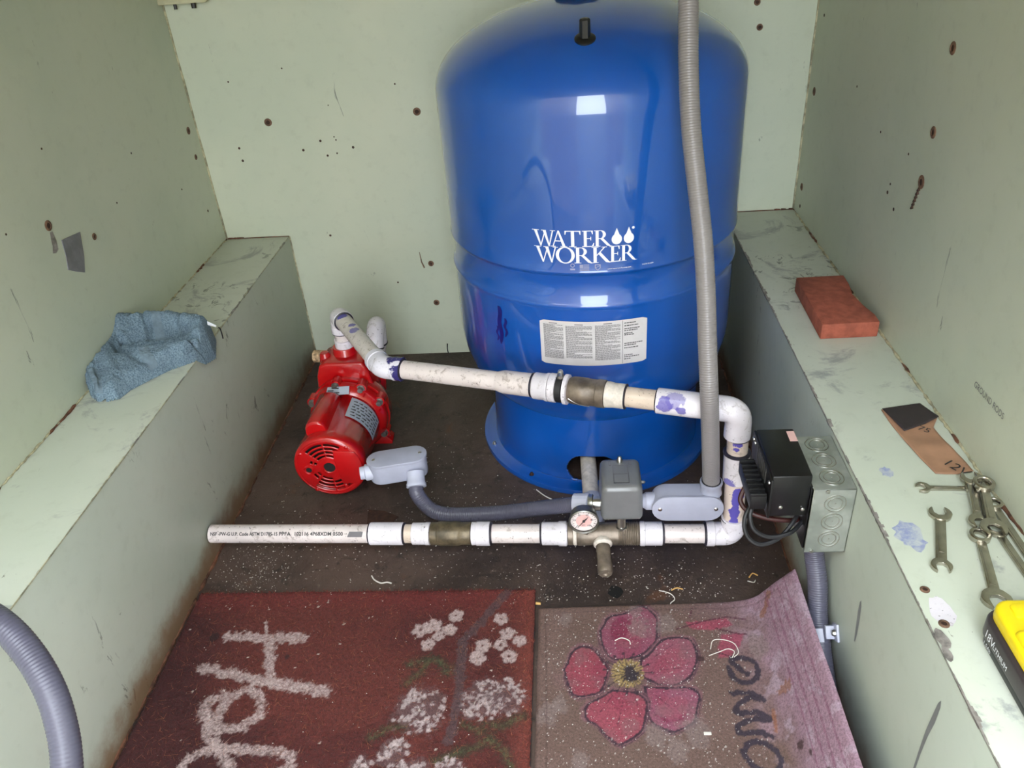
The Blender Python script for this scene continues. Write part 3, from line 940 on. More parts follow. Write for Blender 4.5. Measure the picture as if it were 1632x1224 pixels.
MB().lathe((.186, 1.420, .198), up_, [(0, .0190), (.006, .0202), (.010, .0196), (.030, .0196), (.030, PR)], 26).build('male_adapter', 'pvc_white', dis)
MB().lathe((.186, 1.420, .225), up_, [(0, PR), (.03, PR)], 24).build('pipe', 'pvc_pipe', dis)
d23 = (E3 - E2).normalized()
elbow(E2 - up_ * .036, E2, E2 + d23 * .036, .0195, 'elbow', 'pvc_white', dis)
R2 = Run(E2, E3, dis)
R2.ring(.036, .0200, .004, 'cement_dark'); 
MB().lathe(E2 - up_ * .0385, up_, [(0, .0185), (.001, .0200), (.002, .0200), (.003, .0185)], 26).build('cement_ring', 'cement_dark', dis)
R2.sec(.030, R2.L - .020, PR + .0006, 'pipe', 'pvc_slant_primer')
U = Run(E3, E4, dis)
elbow(E3 - d23 * .036, E3, U.at(.040), .0200, 'elbow', 'pvc_elbow_primer', dis, bend=.03)
U.ring(.040, .0196, .004)
xs = U.x
U.sec(.030, xs(.545), PR, 'pipe', 'pvc_pipe')
U.prof(xs(.528), [(0, PR), (.010, .0192), (.014, .0198), (xs(.590) - xs(.528), .0198)], 'belled_pipe', 'pvc_pipe')
U.ring(xs(.588), .0208, .005)
U.prof(xs(.590), [(0, .0205), (.002, .0222), (.020, .0222), (.022, .0235), (.027, .0235)], 'union_body', 'pvc_white')
U.prof(xs(.616), [(0, .0215), (.001, .0240), (.012, .0240), (.013, .0215)], 'union_nut', 'pvc_white', n=12)
cl = U.prof(xs(.628), [(0, .0215), (.001, .0228), (.0105, .0228), (.0115, .0215)], 'hose_clamp', 'black_rubber')
cq = U.at(xs(.634)) + V(0, .0, .0235)
MB().box(cq, (.010, .012, .006), bev=.0015).build('clamp_housing', 'steel_dull', cl)
MB().lathe(cq + V(0, .012, .002), (0, -1, 0), [(0, .0045), (.006, .0045), (.006, .003), (.020, .003)], 8).build('clamp_screw', 'steel_bright', cl)
U.prof(xs(.6395), [(0, .0215), (.001, .0248), (.007, .0248), (.008, .0205)], 'union_flange', 'pvc_white')
U.prof(xs(.6475), [(0, .0195), (.003, .0215), (.008, .0226), (.020, .0230), (.030, .0226), (.031, .0219), (.046, .0219), (.047, .0228), (.060, .0226), (.0605, .02)], 'check_valve', 'brass_aged')
pp = [U.at(xs(.645 + .0016 * k)) + V(0, -.0232 * math.cos(.1 + k * .05), -.0232 * math.sin(.1 + k * .05)) for k in range(22)]
MB().tube(pp, .0006, 5).build('loose_wire', 'steel_bright', dis)
U.prof(xs(.706), [(0, .0212), (.004, .0212), (.010, .0205), (.012, .0200), (.030, .0200), (.031, .0172)], 'threaded_adapter', 'thread_tape')
U.ring(xs(.736), .0206, .003)
U.sec(xs(.735), xs(.790), PR, 'pipe', 'pvc_cream')
U.ring(xs(.783), .0196, .003)
e4 = elbow(U.at(xs(.783)), E4, E4 - up_ * .048, .0200, 'elbow', 'pvc_sock_primer', dis, bend=.024, sock=.0003)
D = Run(E4, E5, dis)
D.sec(.045, .088, PR, 'pipe', 'pvc_riser_primer')
D.ring(.0495, .0182, .003)
D.ring(.078, .0215, .005)
D.sec(.078, .133, .0203, 'coupling', 'pvc_coup_primer')
D.sec(.131, .215, PR + .0003, 'pipe', 'pvc_riser_primer')
D.ring(.2125, .0202, .004)
LA = V(.0045, 1.031, .056)                    # free end of the lower pipe
LD = (E5 - LA).normalized()
Lw = Run(LA, E5, dis)
e5 = elbow(E5 + up_ * .038, E5, E5 - LD * .044, .0196, 'elbow', 'pvc_white', dis, bend=.02)
Lw.ring(Lw.L - .0445, .0204, .005)
Lw.sec(Lw.x(.795), Lw.L - .040, PR, 'pipe', 'pvc_pipe')
Lw.ring(Lw.x(.7965), .0192, .003)
Lw.prof(Lw.x(.757), [(0, .0198), (.002, .0208), (.008, .0208), (.009, .0200), (.037, .0200), (.038, .0175)], 'male_adapter', 'pvc_white', n=24)

# --- tee manifold in the middle of the lower line
tee = thing('brass_tee', (.69, 1.01, .0), 'tarnished brass tank tee with drain spigot, below the pressure switch', 'pipe fitting')
T = Run(LA, E5, tee)
tc = T.at(T.x(.690)); back = V(0, 1, 0)
T.prof(T.x(.636), [(0, .0150), (.001, .0196), (.009, .0196), (.010, .0170)], 'thread', 'brass_aged')
T.prof(T.x(.6455), [(0, .0185), (.002, .0200), (.005, .0200), (.007, .0185)], 'thread_tape', 'thread_tape')
T.prof(T.x(.6515), [(0, .0195), (.003, .0203), (.012, .0200), (.03, .0192), (.05, .0192), (.064, .0200), (.070, .0196)], 'body', 'brass_aged')
pr_ = []
for k in range(11):
    pr_ += [(.0030 * k, .0183), (.0030 * k + .0013, .0200), (.0030 * k + .0022, .0200)]
T.prof(T.x(.7210), pr_ + [(.036, .0180)], 'pipe_thread', 'brass_aged', angle=60)
# drain spigot toward the front, slightly down
sp = V(.03, -1, -.22).normalized(); s0 = T.at(T.x(.694))
pr_ = [(.012, .0130), (.019, .0158), (.022, .0158), (.024, .0135), (.026, .0128)]
MB().lathe(s0, sp, pr_, 22).build('spigot_collar', 'thread_tape', tee)
MB().lathe(s0, sp, [(.024, .0120), (.034, .0124), (.036, .0118), (.045, .0122), (.047, .0116), (.056, .0116), (.064, .0125), (.074, .0125), (.078, .0108), (.078, .006), (.076, .004), (.076, 0)], 22).build('drain_spigot', 'brass_aged', tee)
# branch pipe into the tank skirt and its union
MB().lathe((.681, 1.040, .056), (-.02, 1, -.04), [(0, .0150), (.1, .0150), (.34, .0150)], 22).build('branch_pipe', 'thread_tape', tee)
MB().lathe((.683, 1.010, .056), (-.02, 1, -.03), [(0, .017), (.045, .0185), (.060, .0230), (.085, .0238), (.095, .0205), (.0955, .015)], 24).build('branch_union', 'grey_collar', tee)
# short nipple up to the switch
MB().lathe(T.at(T.x(.7265)) + V(0, -.002, .016), up_, [(0, .0100), (.003, .0100), (.004, .0078), (.0265, .0078)], 16).build('switch_nipple', 'steel_bright', tee)

# --- outlet line to the left
out = thing('outlet_pipe', (.3, 1.02, .0), 'white plastic pipe lying across the floor with printed code and brass valve', 'pipe')
L = Run(LA, E5, out)
def px2x(t): return t
L.sec(0, L.x(.300), PR, 'pipe', 'pvc_pipe', hollow=True)
L.sec(L.x(.2935), L.x(.3525), .0199, 'coupling', 'pvc_white'); L.ring(L.x(.2925), .0190, .003); L.ring(L.x(.3535), .0192, .004)
L.sec(L.x(.350), L.x(.372), PR, 'pipe', 'pvc_cream')
L.prof(L.x(.368), [(0, .0176), (.001, .0192), (.023, .0192), (.024, .0200), (.031, .0200), (.032, .018)], 'female_adapter', 'pvc_white', n=16)
L.prof(L.x(.4005), [(0, .0185), (.001, .0196), (.012, .0196), (.013, .0205), (.020, .0213), (.045, .0213), (.052, .0203), (.053, .0196), (.070, .0196), (.0705, .018)], 'check_valve', 'brass_valve', n=16)
L.prof(L.x(.4715), [(0, .018), (.001, .0200), (.008, .0200), (.009, .0208), (.032, .0208), (.033, .0175)], 'male_adapter', 'pvc_white'); L.ring(L.x(.5055), .0202, .004)
L.sec(L.x(.503), L.x(.596), PR, 'pipe', 'pvc_pipe'); L.ring(L.x(.5905), .0188, .003, 'cement_dark')
L.prof(L.x(.592), [(0, .0175), (.001, .0198), (.028, .0198), (.030, .0212), (.042, .0212), (.044, .0192)], 'male_adapter', 'pvc_white', n=24)
# printed code along the pipe
def pipe_text(body, t0, wid, size, run, ang, name):
    vs_, fs_ = text_mesh(body, size, .00022)
    x0 = min(v.x for v in vs_); k = wid / (max(v.x for v in vs_) - x0)
    e1 = V(0, 0, 1); e2 = run.d.cross(e1).normalized()
    out_ = []
    for v in vs_:
        a = ang + v.y / PR
        out_.append(run.at(t0 + (v.x - x0) * k) + (e2 * math.cos(a) + e1 * math.sin(a)) * (PR + .0007))
    return MB().add(out_, fs_).build(name, 'print_black', run.par)
pipe_text('NSF -PW-G U.P. Code ASTM D1785-15', .006, .122, .0080, L, .55, 'printed_code')
pipe_text('PPFA', .131, .021, .0085, L, .55, 'printed_code')
pipe_text('102116 4P68XDM 0500', .159, .086, .0085, L, .55, 'printed_code')
MB().add([L.at(.252 + dx) + V(0, -math.cos(a), math.sin(a)) * (PR + .0007) for dx, a in ((0, .4), (.026, .4), (.028, .95), (.004, .95))], [(0, 1, 2, 3)]).build('smudge_print', 'print_grey', out)

# --- suction stub behind the pump
suc = thing('suction_pipe', (.262, 1.49, .0), 'short white plastic suction elbow and pipe behind the red pump', 'pipe')
p0 = sq + sd * .018
MB().lathe(p0, sd, [(0, .0195), (.012, .0205), (.016, .0195), (.026, .0190), (.0265, .016)], 24).build('male_adapter', 'pvc_white', suc)
MB().lathe(p0, sd, [(.02, PR), (.052, PR)], 22).build('pipe', 'pvc_cream', suc)
q0 = p0 + sd * .044
MB().tube(catmull([q0, q0 + sd * .016, q0 + V(.002, .026, .032), q0 + V(-.001, .048, .026), q0 + V(-.004, .054, .004), q0 + V(-.006, .055, -.020)], 8), .0190, 26).build('return_bend', 'pvc_white', suc, angle=30)
MB().lathe(q0 - sd * .002, sd, [(-.001, .0180), (.0, .0200), (.002, .0200), (.003, .0185)], 24).build('cement_ring', 'cement_dark', suc)
q1 = q0 + V(-.006, .055, -.020)
MB().lathe(q1, (0, 0, -1), [(-.001, .0180), (.0, .0200), (.003, .0200), (.004, .0180)], 24).build('cement_ring', 'cement_dark', suc)
MB().lathe(q1, (-.25, 0, -1), [(-.004, PR + .001), ((q1.z - .006) * 1.03, PR + .001)], 22).build('pipe', 'pvc_white', suc)

# ------------------------------------------------------------------ pressure gauge
gc = V(.664, .990, .105)
gau = thing('pressure_gauge', (gc.x, gc.y, .07), 'small round dial pressure gauge with white face on the brass tee', 'gauge')
MB().lathe(gc + V(0, .006, 0), (0, -1, 0), [(-.012, .014), (-.011, .0215), (0, .0232), (.004, .0248), (.008, .0248), (.0092, .0232), (.0085, .0222), (.006, .0215)], 36, cap=False).build('case', 'steel_dull', gau)
MB().lathe(gc + V(0, .003, 0), (0, -1, 0), [(0, .0218), (.001, .0218)], 32).build('dial', 'gauge_face', gau)
MB().lathe(gc + V(0, .0018, 0), (0, -1, 0), [(0, .0130), (.0003, .0130)], 28).build('dial_centre', 'gauge_pink', gau)
mb = MB()
for k in range(21):
    a = math.radians(225 - 13.5 * k)
    r0 = .0165 if k % 2 == 0 else .0182
    e = V(math.cos(a), 0, math.sin(a)); s_ = V(-e.z, 0, e.x) * .0004
    o_ = gc + V(0, .0012, 0)
    mb.add([o_ + e * r0 - s_, o_ + e * .0202 - s_, o_ + e * .0202 + s_, o_ + e * r0 + s_], [(0, 1, 2, 3)])
mb.build('dial_ticks', 'print_black', gau)
for k, s_ in enumerate(('0', '20', '40', '60', '80', '100')):
    a = math.radians(225 - 54 * k)
    q = gc + V(math.cos(a), 0, math.sin(a)) * .0142 + V(-.0016 * len(s_), .0014, -.0014)
    flat_text(s_, .0046, q, (1, 0, 0), (0, 0, 1), 'dial_number', 'print_black', gau)
flat_text('psi', .0042, gc + V(-.0028, .0014, -.0095), (1, 0, 0), (0, 0, 1), 'dial_unit', 'print_black', gau)
nd = V(.62, 0, .78).normalized(); sdv = V(-nd.z, 0, nd.x)
o_ = gc + V(0, -.0002, 0)
MB().add([o_ - nd * .0165 - sdv * .0003, o_ - nd * .0165 + sdv * .0003, o_ + sdv * .0009, o_ + nd * .006 + sdv * .0011, o_ + nd * .0130, o_ + nd * .006 - sdv * .0011, o_ - sdv * .0009], [(0, 1, 2, 3, 4, 5, 6)]).build('needle', 'print_black', gau)
MB().lathe(gc + V(0, .002, 0), (0, -1, 0), [(0, .0022), (.003, .0020), (.0032, 0)], 12).build('needle_hub', 'print_black', gau)
MB().lathe((gc.x + .003, 1.006, .070), (-.03, -.25, 1), [(0, .0085), (.004, .0095), (.010, .0095), (.011, .006), (.030, .006)], 6).build('stem', 'brass_aged', gau, angle=20)

# ------------------------------------------------------------------ pressure switch
sw = thing('pressure_switch', (.727, 1.025, .104), 'grey boxy pressure switch cover with acorn nut above the brass tee', 'switch')
bm = bmesh.new()
bmesh.ops.create_cube(bm, size=1.0)
for v in bm.verts:
    t_ = 1.0 if v.co.z < 0 else .93
    v.co = Vector((v.co.x * .0700 * t_, v.co.y * .084 * (1.0 if v.co.z < 0 else .95), v.co.z * .070))
bmesh.ops.bevel(bm, geom=[e for e in bm.edges], offset=.010, segments=5, profile=.5, affect='EDGES')
bmesh.ops.translate(bm, vec=(.7265, 1.034, .1360), verts=bm.verts)
mb = MB(); mb.frombm(bm); cov = mb.build('cover', 'switch_grey', sw, angle=30)
for (x0, x1, y0, y1) in ((.714, .739, 1.006, 1.052), (.714, .739, 1.006, 1.030), (.708, .712, 1.052, 1.064), (.741, .745, 1.052, 1.064)):
    for (a_, b_, c_2, d_) in ((x0, x1, y0, y0 + .0008), (x0, x1, y1 - .0008, y1), (x0, x0 + .0008, y0, y1), (x1 - .0008, x1, y0, y1)):
        MB().box(((a_ + b_) / 2, (c_2 + d_) / 2, .1708), (b_ - a_, d_ - c_2, .0010)).build('embossed_line', 'print_grey', cov)
MB().lathe((.7265, 1.062, .168), (0, 0, 1), [(0, .0065), (.001, .0065), (.001, .0048), (.007, .0048), (.009, .0038), (.012, .0034), (.014, .0015), (.0142, 0)], 10).build('acorn_nut', 'steel_bright', sw)
MB().box((.7265, 1.030, .1015), (.060, .062, .004), bev=.001).build('base_plate', 'steel_dull', sw)
MB().lathe((.760, 1.045, .140), (1, 0, 0), [(0, .003), (.006, .003), (.008, .0015)], 8).build('side_screw', 'steel_bright', sw)

# ------------------------------------------------------------------ flexible conduits
def conduit(par, pts, r=.0134, mat='grey_conduit', pitch=.0036, name='sleeve', ridge=.00028):
    P = resample(catmull(pts, 16), pitch / 4)
    rad = [r + ridge * math.cos(2 * PI * i / 4) for i in range(len(P))]
    return MB().tube(P, rad, 20).build(name, mat, par, angle=80)

def conduit_body(par, c, ex, ey, ez, L, Wd, Ht, cover_up=True):
    """rounded conduit outlet box; ez = the way its cover faces"""
    ex, ey, ez = Vector(ex), Vector(ey), Vector(ez)
    def stad(L_, W_, n=10):
        p = []
        r = W_ / 2
        for i in range(n + 1):
            a = -PI / 2 + PI * i / n; p.append((L_ / 2 - r + r * math.cos(a), r * math.sin(a)))
        for i in range(n + 1):
            a = PI / 2 + PI * i / n; p.append((-L_ / 2 + r + r * math.cos(a), r * math.sin(a)))
        return p
    MB().prism(stad(L * .96, Wd * .92), Vector(c) - ez * Ht / 2, ex, ey, Ht * .9, .004, 3).build('box_body', 'grey_fitting', par)
    cv = MB().prism(stad(L, Wd), Vector(c) + ez * (Ht * .36), ex, ey, .0055, .0012, 2).build('cover_plate', 'grey_fitting', par)
    for s_ in (-1, 1):
        q = Vector(c) + ex * (s_ * (L / 2 - Wd * .26)) + ez * (Ht * .36 + .0052)
        MB().lathe(q, ez, [(0, .0036), (.0008, .0034), (.0016, .0018), (.0016, 0)], 10).build('cover_screw', 'steel_bright', cv)

# right body and the riser conduit
rc = thing('conduit_riser', (.86, 1.02, .09), 'tall grey flexible conduit rising before the blue tank from its outlet box', 'conduit')
conduit_body(rc, (.8305, 1.006, .1300), (1, 0, -.02), (.02, 0, 1), (0, -1, 0), .114, .049, .040)
MB().lathe((.868, 1.006, .149), (0, 0, 1), [(0, .0180), (.004, .0165), (.016, .0165), (.018, .0178), (.022, .0178), (.0225, .0145)], 24).build('hub', 'grey_fitting', rc)
MB().lathe((.868, 1.006, .169), (-.08, -.1, 1), [(0, .0155), (.004, .0155), (.005, .0135)], 20).build('seal_ring', 'black_rubber', rc)
MB().lathe((.784, 1.010, .129), (-1, 0, 0), [(0, .0140), (.005, .0148), (.018, .0148), (.020, .013), (.026, .0095), (.028, .0095)], 22).build('hub', 'grey_fitting', rc)
conduit(rc, [(.868, 1.006, .166), (.8600, .9940, .25), (.8517, .9860, .337), (.8473, 1.0030, .4120), (.8446, 1.0250, .4815), (.8403, 1.0520, .5550), (.8322, 1.0791, .6264), (.8240, 1.1092, .7036), (.8214, 1.1405, .778), (.822, 1.172, .8504), (.820, 1.2, .92), (.825, 1.28, 1.12), (.83, 1.34, 1.3), (.83, 1.36, ZC - .001)], .0134, 'grey_conduit_light')

# body at the pump and the conduit across the floor
lc = thing('conduit_link', (.5, 1.1, .02), 'grey flexible conduit lying on the floor between red pump and pressure switch', 'conduit')
ang = .22
ex = V(math.cos(ang), math.sin(ang), 0); ey = V(-math.sin(ang), math.cos(ang), 0)
cb_ = V(.3240, 1.1650, .094)
conduit_body(lc, cb_, ex, ey, (0, 0, 1), .112, .050, .046)
MB().lathe(cb_ - ex * .045 - V(0, 0, .004), -ex, [(0, .0150), (.004, .0155), (.016, .0155), (.018, .0125), (.026, .0120)], 22).build('hub', 'grey_collar', lc)
hq = cb_ + ex * .030 - ey * .020 - V(0, 0, .006); hd = V(.10, -.75, -.62).normalized()
MB().lathe(hq, hd, [(0, .0165), (.010, .0165), (.020, .0170), (.022, .0185), (.028, .0185), (.029, .0140)], 24).build('hub', 'grey_collar', lc)
h1 = hq + hd * .026
conduit(lc, [h1, h1 + hd * .014, (.379, 1.1160, .034), (.4040, 1.1060, .0265), (.4468, 1.1034, .025), (.5174, 1.0980, .0325), (.5876, 1.0760, .060), (.630, 1.0500, .088), (.652, 1.0384, .100)], .0134, 'grey_conduit')
MB().lathe((.648, 1.041, .099), V(.95, -.2, .14), [(0, .0160), (.001, .0182), (.026, .0182), (.027, .0160)], 16).build('gland_nut', 'grey_collar', lc, angle=20)
MB().lathe((.673, 1.0345, .1045), (1, -.1, .1), [(0, .0145), (.003, .0165), (.008, .0165), (.009, .0125), (.022, .0120)], 20).build('connector', 'steel_bright', lc)

# foreground conduit on the left
fc = thing('conduit_loop', (.1, .45, .2), 'loose grey flexible conduit arching over the towel ledge by itself', 'conduit')
conduit(fc, [(XL + .002, .60, .36), (-.09, .580, .385), (-.02, .555, .415), (.039, .5312, .4282), (.0904, .5089, .4229), (.1238, .4885, .4045), (.1503, .4640, .3806), (.1642, .4409, .3513), (.1704, .4196, .3261), (.1696, .3957, .2883), (.165, .36, .20), (.16, .34, .10), (.15, .33, .0)], .0138, 'grey_conduit')

# ------------------------------------------------------------------ junction box on the ledge face
jb = thing('junction_box', (.973, .85, .222), 'galvanised steel junction box with round knockouts on the ledge side', 'electrical box')
bx0, bx1, by0, by1, bz0, bz1 = .951, 1.0035, .792, .905, .222, .329
def plate(x0, x1, y0, y1, z0, z1, name='side_plate', par=jb, mat='galvanised', bev=.0006):
    return MB().box(((x0 + x1) / 2, (y0 + y1) / 2, (z0 + z1) / 2), (x1 - x0, y1 - y0, z1 - z0), bev=bev, seg=1).build(name, mat, par)
tk = .0016
tp = plate(bx0, bx1, by0, by1, bz1 - tk, bz1, 'top_plate')
fp = plate(bx0, bx1, by0, by0 + tk, bz0, bz1, 'front_plate')
plate(bx0, bx1, by1 - tk, by1, bz0, bz1, 'rear_plate')
plate(bx0, bx1, by0, by1, bz0, bz0 + tk, 'bottom_plate')
plate(bx1 - tk, bx1, by0, by1, bz0, bz1, 'back_plate')
def knockout(par, c, n, r):
    n = Vector(n)
    MB().lathe(Vector(c) - n * .0002, n, [(0, r), (.0009, r - .0002), (.0009, r - .0012), (0, r - .0014)], 24, cap=False).build('knockout', 'steel_bright', par)
    MB().lathe(Vector(c) - n * .0002, n, [(0, r * .68), (.0008, r * .68 - .0002), (.0008, r * .68 - .001), (0, r * .68 - .0012)], 20, cap=False).build('knockout', 'steel_bright', par)
    MB().lathe(Vector(c) - n * .0002, n, [(0, .0010), (.0008, .0006), (.0008, 0)], 8).build('knockout_dimple', 'steel_bright', par)
for y in (.886, .851, .816): knockout(tp, (.979, y, bz1), (0, 0, 1), .0155)
for z in (.306, .276, .246): knockout(fp, (.980, by0, z), (0, -1, 0), .0140)
for x, z in ((.960, .2255), (.968, .3265)):
    MB().lathe((x, by0 - .0005, z), (0, -1, 0), [(0, .0028), (.0015, .0026), (.0018, .001)], 8).build('corner_screw', 'steel_bright', fp)
# mounting plate on the open side
MB().box((.9505, .848, .277), (.002, .100, .104), bev=.0005).build('mounting_plate', 'black_enamel', jb)

tr = thing('transformer', (.91, .85, .28), 'black box transformer with terminal strip fixed beside the galvanised box', 'transformer')
tx0, tx1, ty0, ty1, tz0, tz1 = .900, .9492, .798, .900, .281, .347
MB().box(((tx0 + tx1) / 2, (ty0 + ty1) / 2, (tz0 + tz1) / 2), (tx1 - tx0, ty1 - ty0, tz1 - tz0), bev=.0022, seg=2).build('case', 'black_enamel', tr)
MB().box((tx0 - .0005, (ty0 + ty1) / 2, (tz0 + tz1) / 2 - .002), (.003, ty1 - ty0 + .006, tz1 - tz0 - .004), bev=.0006).build('side_panel', 'black_plastic', tr)
mb = MB()
for k in range(7):
    mb.box((tx0 - .0022, ty0 + .026 + .008 * k, tz0 + .048), (.0012, .004, .024))
mb.build('core_laminations', 'steel_dull', tr)
MB().box((tx1 - .006, ty1 - .018, tz1 + .0002), (.010, .022, .0006)).build('paper_sticker', 'gauge_pink', tr)
for q in ((tx1 - .007, ty0 - .0004, tz0 + .012), (tx0 + .014, ty0 - .0004, tz0 + .016)):
    MB().lathe(q, (0, -1, 0), [(0, .0028), (.0012, .0026), (.0018, .0014), (.0018, 0)], 10).build('case_screw', 'steel_bright', tr)
for y in (ty1 - .003, ty1 - .012, ty0 + .006):
    MB().lathe((tx0 - .002, y, tz1 - .014), (-1, 0, 0), [(0, .0030), (.0012, .0028), (.0018, .0014), (.0018, 0)], 10).build('case_screw', 'steel_bright', tr)
# terminal strip hanging off the left side
rot = Matrix.Rotation(math.radians(0), 3, 'Y')
tc0 = V(tx0 - .014, .838, .304)
MB().box(tc0, (.020, .078, .022), bev=.001).build('terminal_strip', 'black_plastic', tr)
for k in range(8):
    y = .838 - .039 + .0049 + .0098 * k
    MB().box((tc0.x - .001, y - .0045, tc0.z + .0125), (.020, .0018, .005), bev=.0004).build('terminal_fin', 'black_plastic', tr)
    MB().lathe((tc0.x + .002, y, tc0.z + .0105), (0, 0, 1), [(0, .0028), (.0012, .0026), (.0014, 0)], 8).build('terminal_screw', 'black_plastic', tr)

# lead wires of the transformer
def wire(pts, r, mat, label, nm='lead_wire'):
    o = MB().tube(catmull(pts, 10), r, 8).build(nm, mat)
    tag(o, label, 'wire'); return o
wire([(.884, .812, .296), (.878, .800, .280), (.884, .792, .263), (.904, .789, .254), (.930, .794, .256), (.952, .815, .258)], .0030, 'black_rubber', 'black lead looping under the transformer from its terminal strip, upper loop')
wire([(.888, .822, .294), (.873, .806, .272), (.876, .796, .250), (.893, .790, .240), (.918, .796, .246), (.938, .81, .262), (.9515, .83, .268)], .0030, 'black_rubber', 'black lead hanging lowest below the transformer')
wire([(.880, .846, .294), (.873, .838, .276), (.882, .826, .266), (.908, .820, .258), (.942, .822, .252), (.9515, .83, .250)], .0034, 'wire_red', 'dull red lead running under the black transformer')

jc = thing('conduit_drop', (.985, .8, .06), 'grey flexible conduit dropping from the galvanised box behind the floral mat', 'conduit')
MB().lathe((.976, .842, .222), (.08, -.15, -1), [(0, .0165), (.010, .0165), (.012, .0150)], 20).build('hub', 'grey_collar', jc)
conduit(jc, [(.976, .842, .214), (.982, .832, .172), (.986, .8154, .1394), (.986, .7954, .1000), (.986, .7723, .0790), (.988, .7420, .0440), (.989, .70, .0180), (.989, .62, .0140), (.987, .50, .0145), (.987, .40, .0145)], .0134, 'grey_conduit')
stp = thing('conduit_strap', (.99, .775, .08), 'light grey screwed clamp holding the dropped conduit to the ledge', 'clamp')
mb = MB()
pts = []
c0 = V(.986, .773, .081); ax = V(0, .8, .6).normalized(); e2 = V(0, -.6, .8)
vs_ = []; fs_ = []
for i in range(15):
    a = -PI * .5 + PI * i / 14
    d_ = V(-1, 0, 0) * math.cos(a) + e2 * math.sin(a)
    for r_, w_ in ((.0142, -.009), (.0165, -.009), (.0165, .009), (.0142, .009)):
        vs_.append(c0 + d_ * r_ + ax * w_)
for i in range(14):
    for k in range(4):
        fs_.append((i * 4 + k, i * 4 + (k + 1) % 4, (i + 1) * 4 + (k + 1) % 4, (i + 1) * 4 + k))
mb.add(vs_, fs_).build('band', 'grey_collar', stp)
MB().box((.9960, .7690, .0940), (.014, .018, .010), rot=Matrix.Rotation(.9, 3, 'X'), bev=.0012).build('ear', 'grey_collar', stp)
tabc = V(1.0020, .7640, .0990)
MB().box(tabc, (.0035, .024, .020), rot=Matrix.Rotation(.9, 3, 'X'), bev=.0012).build('tab', 'grey_collar', stp)
MB().lathe(tabc + V(-.001, -.002, .001), (-1, 0, 0), [(0, .0050), (.002, .0050), (.005, .0040), (.006, .002), (.006, 0)], 10).build('screw', 'steel_bright', stp)

# ------------------------------------------------------------------ brick
brick = MB().prism([(1.055, 1.157), (1.146, 1.159), (1.1465, 1.185), (1.139, 1.220), (1.134, 1.262), (1.140, 1.300), (1.1415, 1.338), (1.058, 1.336)], (0, 0, HR), (1, 0, 0), (0, 1, 0), .0275, .0022, 2).build('brick', 'brick_clay')
tag(brick, 'thin red clay paving brick with a wavy side on the ledge', 'brick')

# ------------------------------------------------------------------ paper scrap
def crumple(poly, o_z, amp, mat, name, par, step=.004, seed=1):
    """flat scrap with a gently buckled surface; poly in plan"""
    bm = bmesh.new()
    f = bm.faces.new([bm.verts.new((x, y, 0)) for x, y in poly])
    bmesh.ops.triangulate(bm, faces=[f])
    for _ in range(4):
        es = [e for e in bm.edges if e.calc_length() > step * 1.6]
        if not es: break
        bmesh.ops.subdivide_edges(bm, edges=es, cuts=1)
        bmesh.ops.triangulate(bm, faces=[f_ for f_ in bm.faces if len(f_.verts) > 3])
    for v in bm.verts:
        nz = mnoise.noise(Vector((v.co.x * 60 + seed, v.co.y * 40, seed)))
        v.co.z = o_z + amp * (.5 + .9 * nz)
    mb = MB(); mb.frombm(bm)
    o = mb.build(name, mat, par)
    sm_ = o.modifiers.new('thick', 'SOLIDIFY'); sm_.thickness = .0005; sm_.offset = 1
    return o
pa = thing('paper_scrap', (1.11, .87, HR), 'torn brown paper scrap with a black square and handwritten number on the ledge', 'paper')
crumple([(1.083, .951), (1.139, .962), (1.150, .928), (1.136, .905), (1.140, .868), (1.146, .838), (1.149, .812), (1.128, .806), (1.102, .808), (1.094, .845), (1.088, .885), (1.084, .925)], HR + .0006, .0016, 'paper_brown', 'sheet', pa)
crumple([(1.084, .951), (1.139, .962), (1.1515, .928), (1.128, .912), (1.095, .897), (1.090, .922)], HR + .0032, .0006, 'paper_black', 'black_square', pa)
flat_text('12V', .021, (1.115, .827, HR + .0034), (.55, -.85, 0), (.85, .55, 0), 'handwriting', 'print_black', pa)
flat_text('75', .016, (1.112, .900, HR + .0034), (.7, -.6, 0), (.6, .7, 0), 'handwriting', 'print_black', pa)

